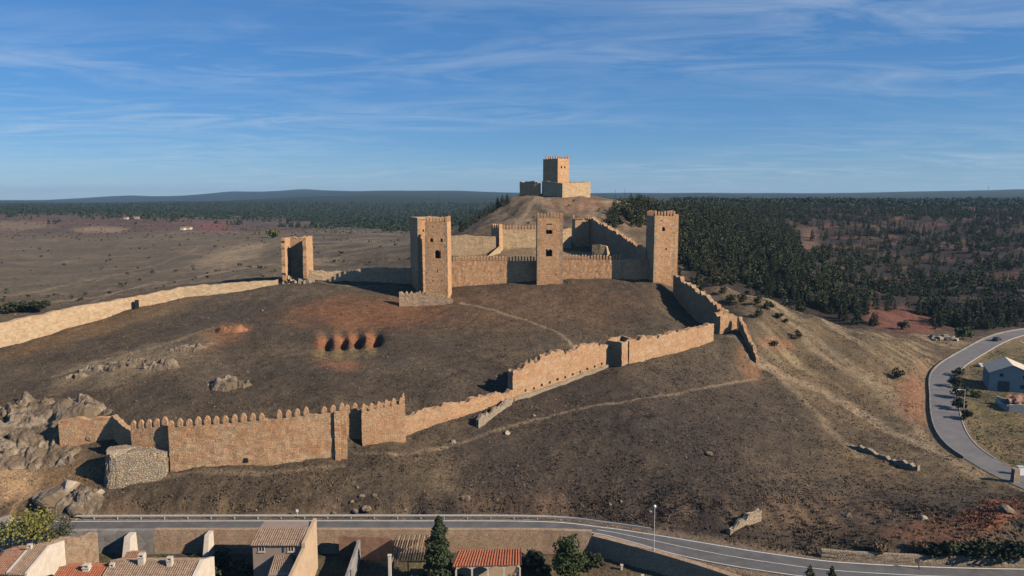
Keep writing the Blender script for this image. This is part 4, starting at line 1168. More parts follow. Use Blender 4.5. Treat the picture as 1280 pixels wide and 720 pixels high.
# ---------------------------------------------------------------- upper tower on its hill
GU = 'upper tower and its outworks'
U = lambda px, D: (float(P(px, 245, D)[0]), D)
kA, kB, kC = U(678.5, 432), U(697, 423), U(711, 427.5)
kz = Zt(198.5, 426)
tower('upper_tower', 'big five-sided stone tower on top of the hill, dark left side', [kA, kB, kC, (kC[0] - 1, kC[1] + 11), (kA[0] + 2, kA[1] + 9)], kz, M['tower_stone'],
      [(1, 2.6, Zt(210.5, 425), 0.9, 1.2, False), (1, 4.9, Zt(210.5, 425), 0.9, 1.2, False)], merlon=MERL_MID, gap=1.9, miss=0.2, quoins=False, taper=0.006, seed=47, zbase=50, rag=0.4)
eA, eB = U(649.5, 430), U(675, 420.5)
eC, eD, eE = U(679, 418), U(703, 409), U(738, 419)
zl, zr2 = Zt(226, 425), Zt(228.5, 412)
wall('enclosure_wall', 'dark outer wall left of the upper tower', None, 1.5, M['tower_stone'], rag=0.5, group=GU, seed=71, pts=[(eA[0], eA[1], Zt(227.5, 430)), (eB[0] - 3, eB[1] + 1, Zt(226, 421)), (eB[0], eB[1], Zt(229, 421))], deep=5)
root = empty('enclosure', (eD[0], eD[1] + 8, float(H(eD[0], eD[1] + 8))), 'low walled bastion with a sharp corner in front of the upper tower, bright right side', 'bastion', GU)
mb = MB()
back = (eE[0] - 3, eE[1] + 16); backl = (eC[0], eC[1] + 18)
plan = [eC, eD, eE, back, backl]
zt = [Zt(226, 418), Zt(229, 409), Zt(227.5, 419), Zt(227, 425), Zt(226, 425)]
ring = []
for i in range(5):
    p, q = plan[i], plan[(i + 1) % 5]; k = int(math.hypot(q[0] - p[0], q[1] - p[1]) / 1.2)
    for j in range(k): ring.append((p[0] + (q[0] - p[0]) * j / k, p[1] + (q[1] - p[1]) * j / k, zt[i] + (zt[(i + 1) % 5] - zt[i]) * j / k))
ring.append(ring[0]); rr = random.Random(3)
g = []
for j in range(9):
    row = [(x + rr.uniform(-.05, .05), y + rr.uniform(-.05, .05), 49 + (z + 0.3 * (vnoise(i * .5, 3, 3) - .5) - 49) * j / 8) for i, (x, y, z) in enumerate(ring[:-1])]
    g.append(row + [row[0]])
ecx, ecy = np.mean([p[0] for p in plan]), np.mean([p[1] for p in plan])
g.append([((x - ecx) * .92 + ecx, (y - ecy) * .92 + ecy, z) for (x, y, z) in g[-1]])
g.append([(x, y, z - 1.4) for (x, y, z) in g[-1]])
mb.grid(g); mb.add(g[-1][:-1], [tuple(range(len(g[-1]) - 1))])
mb.build('masonry', M['pale_stone'], root)
# ------------------------------------------------------------------ retaining walls, rail, lamp
def band_wall(mb, pts, thick, zb, zt, step=0.9, rough=0.03, nrow=6, mi=0, side=-1):
    """vertical wall along XY points; visible face on the points, thickness away from the camera"""
    line = densify([(p[0], p[1], zt if not callable(zt) else zt(p[0])) for p in pts], step)
    A_ = np.array(line); T = np.gradient(A_[:, :2], axis=0); T /= np.hypot(*T.T)[:, None]; N = np.stack([T[:, 1], -T[:, 0]], -1) * -side
    rr = random.Random(len(line)); g = []
    for j in range(nrow + 1):
        g.append([(A_[k, 0] + N[k, 0] * rr.uniform(-rough, rough), A_[k, 1] + N[k, 1] * rr.uniform(-rough, rough), zb + (A_[k, 2] - zb) * j / nrow) for k in range(len(line))])
    g.append([(A_[k, 0] - N[k, 0] * thick, A_[k, 1] - N[k, 1] * thick, A_[k, 2]) for k in range(len(line))])
    g.append([(A_[k, 0] - N[k, 0] * thick, A_[k, 1] - N[k, 1] * thick, zb) for k in range(len(line))])
    mb.grid(g, mi)
    for k in (0, len(line) - 1): mb.add([g[j][k] for j in range(len(g))], [tuple(range(len(g)))], mi)
retp = [tuple(p) for p in RET]
root = empty('retaining_wall', (-20, 118.6, TOWN_Z), 'long tan retaining wall between the road and the houses below', 'retaining wall')
mb = MB(); band_wall(mb, [(-58.6, 118.55), (-20, 118.6), (5, 118.5), (13.0, 117.9)], 0.8, TOWN_Z - 1, 0.85); mb.build('tan_section', M['plaster_tan'], root)
mb = MB(); band_wall(mb, [(-140, 115.9), (-100, 118.0), (-58.6, 118.55)], 0.8, TOWN_Z - 1, 0.75); mb.build('grey_section', M['plaster_grey'], root)
mb = MB(); band_wall(mb, resample([(13.0, 117.9), (18.4, 114.6), (25.4, 109.8), (31.5, 105.0), (38, 99.3), (46, 91.8), (56, 79.8)], 40), 1.1, TOWN_Z - 1, 0.12)
tag(mb.build('retaining_wall', M['plaster_tan'], loc=(25, 109, TOWN_Z)), 'dark shaded retaining wall curving under the bend of the road', 'retaining wall')
mb = MB(); ln = [(rf[i][0] + 0.1, rf[i][1] + 0.55) for i in range(0, 260, 4) if rf[i][0] > 46]
band_wall(mb, ln, 0.6, -0.6, 1.25, rough=0.06)
tag(mb.build('stone_wall', M['grey_rubble'], loc=(70, 107.6, 0)), 'low pale rubble wall along the far side of the road at the right', 'wall')
# guard rail on the far edge
root = empty('guard_rail', (-20, 124.9, 0), 'long grey metal guard rail on the hill side of the road', 'guard rail')
rp = [(rf[i][0], rf[i][1] + 0.35) for i in range(20, 260) if -77 < rf[i][0] < 23]
mb = MB(); g = []
for (dz, dyv) in ((0.48, 0.0), (0.56, -0.05), (0.63, 0.0), (0.70, -0.05), (0.78, 0.0), (0.78, 0.03), (0.48, 0.03)):
    g.append([(x, y + dyv, dz) for (x, y) in rp])
mb.grid(g); mb.build('rail', M['metal'], root)
s_ = np.concatenate([[0], np.cumsum(np.hypot(*np.diff(np.array(rp), axis=0).T))])
pm = MB(); pm.box((0, 0, -0.5), (0.12, 0.14, 1.22)); po = pm.build('post', M['metal']); pme = po.data; bpy.data.objects.remove(po)
for d in np.arange(1, s_[-1], 4.0):
    x = np.interp(d, s_, [p[0] for p in rp]); y = np.interp(d, s_, [p[1] for p in rp])
    o = bpy.data.objects.new('post', pme); COL.objects.link(o); o.parent = root; o.location = (x + 20, y + 0.12 - 124.9, 0)
# street lamp
lx, ly = 22.1, 112.75
root = empty('street_lamp', (lx, ly, 0), 'slim tall street lamp with a small white globe at the road edge', 'street lamp')
mb = MB(); mb.tube((lx, ly, -0.2), (lx, ly, 7.1), 0.085, 0.05, 8); mb.tube((lx, ly, 0), (lx, ly, 0.5), 0.13, 0.12, 8); mb.build('pole', M['metal'], root)
mb = MB(); mb.ball((lx, ly, 7.3), 0.24); mb.build('lamp_globe', M['lamp_white'], root, smooth=True)
# small marker post by the rail, sign on the right-hand wall
def post(name, label, px, py, h, mat, D=None, plate=None, dmin=119):
    c = hit(px, py, dmin)
    root = empty(name, c, label, 'marker post')
    mb = MB(); mb.tube((c[0], c[1], c[2] - 0.3), (c[0], c[1], c[2] + h), 0.06, 0.05, 6); mb.build('post', mat, root)
    if plate:
        mb = MB(); mb.box((c[0], c[1] - 0.08, c[2] + h - plate), (plate * 0.8, 0.04, plate)); mb.build('plate', M['lamp_white'], root)
post('marker_post', 'short post with a small white plate behind the guard rail', 372, 647, 1.5, M['metal'], plate=0.5, dmin=125.2)
c = (49 + 12.2, 107.6)
root = empty('marker_post', (60.5, 106.9, 0), 'small dark post leaning on the pale rubble wall right of the bend', 'marker post')
mb = MB(); mb.tube((60.5, 106.9, -0.2), (60.1, 107.0, 1.6), 0.08, 0.08, 6); mb.build('post', M['dark_metal'], root)
mb = MB(); mb.box((60.05, 106.9, 1.25), (0.7, 0.05, 0.4)); mb.build('plate', M['dark_metal'], root)

# ------------------------------------------------------------------ houses under the road
def tiled(mb, A, B, Cc, Dd, pitch=0.34, amp=0.075, mi=0):
    """corrugated clay-tile slope: A-B eave (left to right), D-C ridge (left to right)"""
    A, B, Cc, Dd = [np.array(p, float) for p in (A, B, Cc, Dd)]
    w = np.hypot(*(B - A)[:2]); L = float(np.linalg.norm(Dd - A))
    nu = max(8, int(w / pitch) * 6); nv = max(3, int(L / 0.4))
    nrm = np.cross(B - A, Dd - A); nrm /= np.linalg.norm(nrm)
    if nrm[2] < 0: nrm = -nrm
    rr = random.Random(int(abs(A[0] * 100))); g = []
    tilt = [rr.uniform(-.02, .02) for _ in range(nu)]
    for j in range(nv + 1):
        for sub in ((0, 1) if 0 < j < nv else (0,)):
            f = j / nv; row = []
            for i in range(nu + 1):
                e = i / nu
                p = (A + (B - A) * e) * (1 - f) + (Dd + (Cc - Dd) * e) * f
                ph = e * w / pitch * 2 * math.pi
                a = amp * (abs(math.sin(ph / 2)) * 1.6 - 0.6) + tilt[i // 6 % nu] + (0.035 if sub == 1 else 0.0)
                row.append(tuple(p + nrm * a))
            g.append(row)
    mb.grid(g, mi)
    lo = [(p[0], p[1], p[2] - 0.16) for p in g[0]]
    mb.grid([lo, g[0]], mi)
def gable_poly(mb, x, y0, y1, zb, ze0, ze1, zr, yr):
    mb.add([(x, y0, zb), (x, y1, zb), (x, y1, ze1), (x, yr, zr), (x, y0, ze0)], [(0, 1, 2, 3, 4)])
def window(parent, x, y, z, w, h, face=0, mat='wood', flush=0.0):
    """window on a wall facing the camera (face 0): frame with a pane behind"""
    mb = MB(); t = 0.1
    for (cx, cz, sx, sz) in ((x, z, w, t), (x, z + h - t, w, t), (x - w / 2 + t / 2, z + t, t, h - 2 * t), (x + w / 2 - t / 2, z + t, t, h - 2 * t), (x, z + t, t * 0.7, h - 2 * t)):
        mb.box((cx, y - 0.03, cz), (sx, 0.12, sz))
    mb.box((x, y - 0.06, z - 0.1), (w + 0.2, 0.2, 0.09))
    fr = mb.build('window', M[mat], parent)
    mb = MB(); mb.box((x, y + 0.012, z + t), (w - 2 * t, 0.05, h - 2 * t)); mb.build('pane', M['glass'], fr)
    return fr
def chimney(parent, x, y, z, w, h, mat='white_plaster'):
    mb = MB(); mb.box((x, y, z), (w, w * 0.85, h)); mb.box((x, y, z + h + 0.003), (w * 1.2, w * 1.05, 0.12))
    for sx in (-1, 1): mb.box((x + sx * w * 0.36, y, z + h + 0.126), (w * 0.2, w * 0.8, 0.3))
    mb.box((x, y, z + h + 0.43), (w * 1.1, w * 0.95, 0.1))
    return mb.build('chimney', M[mat], parent)
def X_(px, py, D): return float(P(px, py, D)[0])

# house with two windows, single roof slope towards the camera
def house_main():
    D0, D1 = 108.0, 111.6
    xl, xr = X_(315.5, 679, D0), X_(378, 679, D0)
    ze, zr = Zt(680, D0), Zt(661, D1)
    root = empty('house', ((xl + xr) / 2, (D0 + D1) / 2, TOWN_Z), 'mauve-grey house with two small windows, clay-tile roof and a bright right side wall', 'house')
    mb = MB(); zb = TOWN_Z - 0.5
    mb.add([(xl, D0, zb), (xr, D0, zb), (xr, D0, ze), (xl, D0, ze)], [(0, 1, 2, 3)])
    mb.add([(xl, D0, zb), (xl, D1 + 2.6, zb), (xl, D1 + 2.6, zr - 0.05), (xl, D1, zr - .05), (xl, D0, ze)], [(4, 3, 2, 1, 0)])
    mb.add([(xl, D1 + 2.6, zb), (xr, D1 + 2.6, zb), (xr, D1 + 2.6, zr - .05), (xl, D1 + 2.6, zr - .05)], [(3, 2, 1, 0)])
    mb.build('wall', M['mauve_plaster'], root)
    mb = MB(); tiled(mb, (xl - 0.25, D0 - 0.35, ze), (xr, D0 - 0.35, ze), (xr, D1, zr + .12), (xl - 0.25, D1, zr + .12))
    ro = mb.build('roof', M['tile_brown'], root)
    mb = MB(); mb.box(((xl + xr) / 2, D1 + 1.3, zr - 0.1), (xr - xl + .3, 2.6, 0.18)); mb.build('ridge_terrace', M['mauve_plaster'], root)
    # right-hand party wall, steps out in front of the house
    mb = MB(); t = 0.5
    A4 = [(xr, 99.5, zb), (xr + t, 99.5, zb), (xr + t, D1 + 2.8, zb), (xr, D1 + 2.8, zb)]
    T4 = [(xr, 99.5, Zt(726, 99.5)), (xr + t, 99.5, Zt(726, 99.5)), (xr + t, D0 - .5, ze - 0.4), (xr, D0 - .5, ze - 0.4)]
    mb.hexa([A4[0], A4[1], (xr + t, D0 - .5, zb), (xr, D0 - .5, zb)], T4)
    mb.hexa([(xr, D0 - .5, zb), (xr + t, D0 - .5, zb), A4[2], A4[3]], [(xr, D0 - .5, ze + 0.35), (xr + t, D0 - .5, ze + 0.35), (xr + t, D1 + 2.8, zr + 0.5), (xr, D1 + 2.8, zr + 0.5)])
    mb.build('side_wall', M['ochre_plaster'], root)
    for px in (327, 363.5): window(root, X_(px, 685, D0), D0, Zt(689.5, D0), 0.95, 1.0, mat='white_plaster')
    mb = MB(); mb.box((X_(355, 690, D0), D0 - .07, Zt(690, D0)), (0.12, 0.12, 1.0)); mb.build('drainpipe', M['dark_metal'], root)
    mb = MB(); xa, xb = X_(333, 720, 103), X_(376, 720, 103)
    za, zb2 = Zt(722, 103.2), Zt(694, 107.9)
    tiled(mb, (xa, 103.0, za), (X_(366, 720, 103), 103.0, za), (X_(366, 695, 107.9), 107.9, zb2), (X_(343, 695, 107.9), 107.9, zb2))
    mb.build('lean_to_roof', M['tile_brown'], root)
    mb = MB(); mb.box((X_(350, 720, 104), 105.6, zb), (3.0, 4.4, za - zb + 0.3)); mb.build('lean_to_wall', M['mauve_plaster'], root)
house_main()

# long roofs at the bottom left
def roof_house(name, label, pxl, pxr, py_ridge, D1, py_eave, D0, mat, wallmat, chims=(), right_gable=None, group=None):
    zr, ze = Zt(py_ridge, D1), Zt(py_eave, D0)
    xl, xr = X_(pxl, py_ridge, D1), X_(pxr, py_ridge, D1)
    root = empty(name, ((xl + xr) / 2, (D0 + D1) / 2, TOWN_Z), label, 'house', group)
    mb = MB(); zb = TOWN_Z - .5; D2 = D1 + (D1 - D0) * 0.8
    z2 = zr - (zr - ze) * 0.8
    mb.add([(xl, D0, zb), (xr, D0, zb), (xr, D0, ze - .05), (xl, D0, ze - .05)], [(0, 1, 2, 3)])
    gable_poly(mb, xl, D0, D2, zb, ze - .05, z2 - .05, zr - .05, D1)
    gable_poly(mb, xr, D0, D2, zb, ze - .05, z2 - .05, zr - .05, D1)
    mb.add([(xl, D2, zb), (xr, D2, zb), (xr, D2, z2 - .05), (xl, D2, z2 - .05)], [(3, 2, 1, 0)])
    mb.build('wall', M[wallmat], root)
    mb = MB(); tiled(mb, (xl - .2, D0 - .3, ze), (xr, D0 - .3, ze), (xr, D1, zr + .1), (xl - .2, D1, zr + .1))
    ro = mb.build('roof', M[mat], root)
    mb = MB(); tiled(mb, (xr, D2 + .2, z2), (xl - .2, D2 + .2, z2), (xl - .2, D1 + .01, zr + .1), (xr, D1 + .01, zr + .1)); mb.build('rear_roof', M[mat], root)
    mb = MB(); mb.tube((xl - .2, D1, zr + .1), (xr, D1, zr + .1), 0.14, 0.14, 8); mb.build('ridge_tiles', M[mat], ro)
    for (px, pt, pb, D, wpx) in chims:
        h = Zt(pt, D) - Zt(pb, D)
        chimney(root, X_(px, pb, D), D, Zt(pb, D) - 0.5, wpx, max(0.6, h - 0.05))
    if right_gable:
        mb = MB(); t = right_gable
        for (ya, yb, za, zb_, ) in ((D0 - .3, D1, ze + .25, zr + .35), (D1, D2 + .2, zr + .35, z2 + .25)):
            mb.hexa([(xr, ya, zb), (xr + t, ya, zb), (xr + t, yb, zb), (xr, yb, zb)], [(xr, ya, za), (xr + t, ya, za), (xr + t, yb, zb_), (xr, yb, zb_)])
        mb.build('gable_wall', M['white_plaster'], root)
    return root
roof_house('house', 'long tiled roof with three white chimneys and a white right gable, bottom left', 140, 250, 702, 106, 735, 101.5, 'tile_brown', 'ochre_plaster',
           [(141, 704, 717, 105, 0.62), (178, 692, 712, 105.5, 0.85), (213, 696, 712, 105.2, 0.75)], right_gable=0.55)
roof_house('house', 'red tiled roof with a cream double chimney left of the long tiled roof', 76, 133, 710, 105, 738, 101, 'tile_red', 'ochre_plaster', [(109, 705, 716, 104.5, 0.9)])
roof_house('house', 'small steep tiled roof standing just behind the long tiled roof', 160, 176, 692, 110, 704, 108, 'tile_redbrown', 'white_plaster')
r1 = roof_house('house', 'leftmost house with a reddish tiled roof and a shaded porch', 8, 33, 689, 110, 716, 105.5, 'tile_redbrown', 'pink_plaster', right_gable=0.6)
chimney(r1, X_(38, 690, 110), 110, Zt(690, 110), 0.6, 0.7)
roof_house('house', 'narrow house with a grey-brown tiled roof and a pinkish right gable', 41, 60, 684, 110.5, 717, 105, 'tile_brown', 'pink_plaster', right_gable=0.35)
# rough wall to the right of the leftmost house
mb = MB()
a_, b_2 = XY(65, 700, 113.5), XY(122, 690, 115.5)
wall_mesh(mb, densify([(a_[0], a_[1], Zt(677.5, 113.5)), (b_2[0], b_2[1], Zt(668.5, 115.5))], 0.6), 0.7, 0.35, 0.06, 77, nrow=8, deep=1)
tag(mb.build('yard_wall', M['plaster_tan'], loc=(a_[0], a_[1], TOWN_Z)), 'rough tan wall with a crumbling right end between the left houses and the road', 'wall')
for (px0, pyt, pyb, D, w, h_, lab) in ((159, 668, 706, 115.8, 1.25, 0, 'white buttress pillar leaning on the grey part of the retaining wall'), (258, 666, 700, 116.2, 0.9, 0, 'thin pale buttress pillar on the tan part of the retaining wall')):
    c = XY(px0, pyb, D); zt_ = Zt(pyt, D + 1.5)
    mb = MB(); w2 = w / 2
    mb.hexa([(c[0] - w2, c[1] - 1.0, TOWN_Z - .5), (c[0] + w2, c[1] - 1.0, TOWN_Z - .5), (c[0] + w2, c[1] + 2.6, TOWN_Z - .5), (c[0] - w2, c[1] + 2.6, TOWN_Z - .5)],
                          [(c[0] - w2 * .8, c[1] + 0.6, zt_), (c[0] + w2 * .8, c[1] + 0.6, zt_), (c[0] + w2 * .8, c[1] + 2.4, zt_), (c[0] - w2 * .8, c[1] + 2.4, zt_)])
    tag(mb.build('buttress', M['white_plaster'], loc=(c[0], c[1], TOWN_Z)), lab, 'buttress')
# yard between the houses
a_, b_2 = XY(424, 690, 116.6), XY(489, 690, 116.9)
mb = MB(); wall_mesh(mb, densify([(a_[0], a_[1], Zt(671, 116.6)), (b_2[0], b_2[1], Zt(672, 116.9))], 0.6), 0.5, 0.15, 0.04, 78, nrow=8, deep=1)
tag(mb.build('yard_wall', M['brown_wall'], loc=(a_[0], a_[1], TOWN_Z)), 'reddish brown yard wall against the retaining wall left of the pergola', 'wall')
mb = MB(); a_ = XY(433, 700, 108)
mb.hexa([(a_[0], 101, TOWN_Z - .5), (a_[0] + .4, 101, TOWN_Z - .5), (a_[0] + .4, 116.4, TOWN_Z - .5), (a_[0], 116.4, TOWN_Z - .5)], [(a_[0], 101, -1.6), (a_[0] + .4, 101, -1.6), (a_[0] + .4, 116.4, 0.2), (a_[0], 116.4, 0.2)])
tag(mb.build('yard_wall', M['plaster_grey'], loc=(a_[0], 108, TOWN_Z)), 'grey dividing wall running towards the viewer right of the mauve house', 'wall')
# pergola with brown rafters
root = empty('pergola', (X_(514, 690, 112), 112, TOWN_Z), 'brown lattice pergola against the retaining wall left of the tall conifer', 'pergola')
xa, xb = X_(491, 680, 113), X_(536, 680, 113)
z0_, z1_ = Zt(702, 109.5), Zt(673, 116.5)
bmx = MB()
for (x, y, z) in ((xa, 109.6, z0_), (xb, 109.6, z0_), ((xa + xb) / 2, 109.6, z0_)):
    mb = MB(); mb.box((x, y, TOWN_Z - .4), (0.18, 0.18, z - TOWN_Z + .3)); mb.build('post', M['wood'], root)
mb = MB(); mb.tube((xa - .3, 109.6, z0_ - 0.05), (xb + .3, 109.6, z0_ - 0.05), 0.1, 0.1, 4); mb.build('beam', M['wood'], root)
for k in range(15):
    x = xa + (xb - xa) * k / 14
    mb = MB(); mb.tube((x, 109.2, z0_ + .06), (x, 117.6, z1_ + .06), 0.11, 0.11, 4); mb.build('rafter', M['tile_brown'] if k % 2 else M['wood'], root)
# white gate post at the left of the pergola
c = XY(487.5, 720, 106)
mb = MB(); mb.box((c[0], c[1], TOWN_Z - .3), (0.42, 0.42, Zt(692, 106) - TOWN_Z)); mb.box((c[0], c[1], Zt(692, 106) - .3 + .003), (0.55, 0.55, 0.12))
tag(mb.build('gate_post', M['white_plaster'], loc=(c[0], c[1], TOWN_Z)), 'slim white gate post left of the tall conifer', 'gate post')
# red-tiled porch with white arches
def porch():
    D0, D1 = 107.2, 110.6
    xl, xr = X_(570, 706, D0), X_(650, 706, D0)
    ze, zr = Zt(707, D0), Zt(688, D1)
    root = empty('porch', ((xl + xr) / 2, (D0 + D1) / 2, TOWN_Z), 'open porch with a bright red tiled roof on white arches', 'porch')
    mb = MB(); tiled(mb, (xl - .6, D0 - .2, ze), (xr + .2, D0 - .35, ze + 0.35), (xr + .2, D1, zr + .25), (xl + 0.2, D1, zr), 0.42, 0.1); mb.build('roof', M['tile_red'], root)
    n_ = 4; bw = (xr - xl) / n_
    for k in range(n_ + 1):
        x = xl + bw * k
        mb = MB(); mb.box((x, D0, TOWN_Z - .3), (0.24, 0.24, ze - TOWN_Z - 0.4 + 0.35 * k / n_)); mb.build('column', M['white_plaster'], root)
    for k in range(n_):
        mb = MB(); x0 = xl + bw * k; m = 10; zt0 = ze + 0.35 * (k + .5) / n_ - 0.06
        top = [(x0 + bw * i / m, zt0) for i in range(m + 1)]
        bot = [(x0 + bw * i / m, zt0 - 0.22 - 0.42 * (abs(2 * i / m - 1)) ** 2.2) for i in range(m + 1)]
        for yy in (D0 - .1, D0 + .1): mb.add([(x, yy, z) for x, z in top + bot], [(i, i + 1, m + 2 + i, m + 1 + i) for i in range(m)])
        mb.add([(x, D0 - .1, z) for x, z in bot] + [(x, D0 + .1, z) for x, z in bot], [(i, i + 1, m + 2 + i, m + 1 + i) for i in range(m)])
        mb.build('arch', M['white_plaster'], root)
    mb = MB(); mb.box(((xl + xr) / 2, D1 + .1, TOWN_Z - .3), (xr - xl, 0.25, zr - TOWN_Z + .2)); mb.build('rear_wall', M['ochre_plaster'], root)
porch()
# white fence posts and chain-link line in the shade of the bend
for k, (px, py) in enumerate(((753, 694), (777, 709), (803, 722))):
    z_ = TOWN_Z + 0.3; D = (CAM_Z - z_) / math.tan(math.atan((py + 6 - 360) / FPX) + PITCH)
    c = XY(px, py + 6, D)
    mb = MB(); mb.box((c[0], c[1], TOWN_Z - .2), (0.35, 0.35, 1.6)); mb.box((c[0], c[1], TOWN_Z + 1.403), (0.46, 0.46, 0.12))
    tag(mb.build('fence_post', M['white_plaster'], loc=(c[0], c[1], TOWN_Z)), ['white fence post nearest the round tree, in the shade of the bend', 'white fence post between two others in the shade of the bend', 'white fence post at the bottom edge, farthest from the round tree'][k], 'fence post', 'white fence posts below the bend')

# ------------------------------------------------------------------ plants
def leaf_cloud(n, fpos, size, seed, flat=0.35):
    r = np.random.default_rng(seed)
    p, sc = fpos(r, n)
    d1 = r.normal(size=(n, 3)); d1 /= np.linalg.norm(d1, axis=1)[:, None]
    d2 = r.normal(size=(n, 3)); d2 -= (d1 * d2).sum(1)[:, None] * d1; d2 /= np.linalg.norm(d2, axis=1)[:, None]
    s = (size * sc * r.uniform(0.6, 1.4, n))[:, None]
    V = np.stack([p - d1 * s, p + d2 * s * 0.7, p + d1 * s, p - d2 * s * 0.7], 1).reshape(-1, 3)
    F = np.arange(4 * n).reshape(n, 4)
    return V, F
def pine_pos(h, rad, base=0.12, lob=5, seed=0, power=0.85):
    rs = np.random.default_rng(seed + 77); lo = rs.uniform(0.65, 1.15, 24); ph = rs.uniform(0, 6.28, 4)
    def f(r, n):
        z = base + (1 - base) * r.beta(1.15, 1.5, n)
        a = r.uniform(0, 2 * math.pi, n)
        tier = 0.80 + 0.20 * np.cos((z * lob) * 2 * math.pi + ph[0])
        rr_ = rad * (1 - (z - base) / (1 - base)) ** power * tier * lo[(a / 2 / math.pi * 6).astype(int) * 4 + np.minimum((z * 4).astype(int), 3)]
        q = np.sqrt(r.uniform(0.15, 1, n))
        return np.stack([rr_ * q * np.cos(a), rr_ * q * np.sin(a), z * h - 0.12 * rr_ * q], -1), 0.6 + 0.5 * (1 - z)
    return f
def round_pos(h, rad, clumps=14, seed=0, lift=0.15):
    rs = np.random.default_rng(seed + 5)
    c = rs.normal(size=(clumps, 3)); c /= np.linalg.norm(c, axis=1)[:, None]; c *= rs.uniform(0.3, 0.75, clumps)[:, None]
    cr = rs.uniform(0.28, 0.48, clumps)
    def f(r, n):
        k = r.integers(0, clumps, n)
        d = r.normal(size=(n, 3)); d /= np.linalg.norm(d, axis=1)[:, None]
        q = d * (cr[k] * r.uniform(0.55, 1.0, n))[:, None] + c[k]
        return np.stack([q[:, 0] * rad, q[:, 1] * rad, h * (lift + (1 - lift) * np.clip(q[:, 2] * 0.5 + 0.5, 0, 1.05))], -1), np.ones(n)
    return f
def cloud_mesh(name, V, F, mat):
    o = np_mesh(name, V, F, mat); me = o.data; bpy.data.objects.remove(o); return me
def add_trunk(V, F, h, r0):
    """append a tapered six-sided trunk (quads) to a leaf cloud -> V, F, number of trunk faces"""
    n = 6; a = np.arange(n) * 2 * math.pi / n
    ring0 = np.stack([r0 * np.cos(a), r0 * np.sin(a), np.full(n, -0.5)], -1); ring1 = np.stack([r0 * .4 * np.cos(a), r0 * .4 * np.sin(a), np.full(n, h)], -1)
    o = len(V)
    Fq = np.array([(o + i, o + (i + 1) % n, o + n + (i + 1) % n, o + n + i) for i in range(n)])
    return np.vstack([V, ring0, ring1]), np.vstack([F, Fq]), n
def tree_mesh(name, V, F, h, r0, mat):
    nl = len(F); V, F, nt = add_trunk(V, F, h, r0)
    o = np_mesh(name, V, F, mat); me = o.data; bpy.data.objects.remove(o)
    me.materials.append(M['bark'])
    mi = np.zeros(nl + nt, np.int32); mi[nl:] = 1
    me.polygons.foreach_set('material_index', mi)
    return me
PINES = []
for k in range(6):
    rad = [0.26, 0.30, 0.24, 0.33, 0.28, 0.36][k]
    V, F = leaf_cloud(420, pine_pos(1.0, rad, 0.05, 4 + k % 3, k, 0.6), 0.045, 100 + k)
    PINES.append(tree_mesh('pine', V, F, 0.8, 0.03, M['pine']))
ROUNDS = []
for k in range(5):
    V, F = leaf_cloud(300, round_pos(1.0, 0.62, 10, k, 0.0), 0.075, 200 + k)
    ROUNDS.append(tree_mesh('juniper', V, F, 0.4, 0.04, M['juniper']))
def place(me, name, pos, h, label, cat, group=None, wide=1.0):
    o = bpy.data.objects.new(name, me); COL.objects.link(o)
    o.location = (float(pos[0]), float(pos[1]), float(pos[2]) - 0.05)
    o.scale = (h * wide, h * wide, h); o.rotation_euler = (0, 0, random.uniform(0, 6.28))
    return tag(o, label, cat, group)
# forest on the hillside to the right
rgF = np.random.default_rng(12)
cand = []
NCAND = 60000
ya = np.exp(rgF.uniform(np.log(285), np.log(2000), NCAND)); aa = rgF.uniform(120, 900, NCAND)
xa_ = aa / FPX * ya; za_ = H(xa_, ya)
pxa, pya = project(xa_, ya, za_)
nz = fbm(xa_ / 45, ya / 45, 301, 4); nf = fbm(xa_ / 15, ya / 15, 303, 3)
inL = (pxa > 838) & (pxa < 1480) & (pya < 412) & (ya > 292) & ~((pya > 396) & (pxa > 1100) & (pxa < 1165))
# left flank of the valley is dense, terraces on the right are thinner
dens = np.where(pxa < 1000 + (pya - 300) * 0.9, 1.0, 0.30 + 0.70 * sstep(0.42, 0.58, nz))
dens = np.where((ya > 700), np.maximum(dens, 0.55), dens)
tzz = np.sin(za_ * 1.25) * 0.5 + 0.5
dens = dens * np.where((pxa > 1010) & (ya < 700), 0.22 + 0.78 * (tzz < 0.62), 1)
dens = dens * (1 - 0.9 * ((np.abs(pxa - 1012) < 12) & (np.abs(pya - 302) < 18)))
# bare upper slope beside the castle: keep clear of the dry grass
bare = (pxa < 1110) & (pya > 331 + 0.34 * (pxa - 850))
dens = dens * np.where(bare, 0.08, 1)
hillpart = (pxa > 735) & (pxa <= 838) & (pya < 285) & (pya > 258 + 0.0 * pxa) & (ya > 330) & (ya < 700)
hp2 = hillpart & (pya > 246 + (838 - pxa) * 0.27)
dens = np.where(hp2, 0.9, dens)
ok = (inL | hp2)
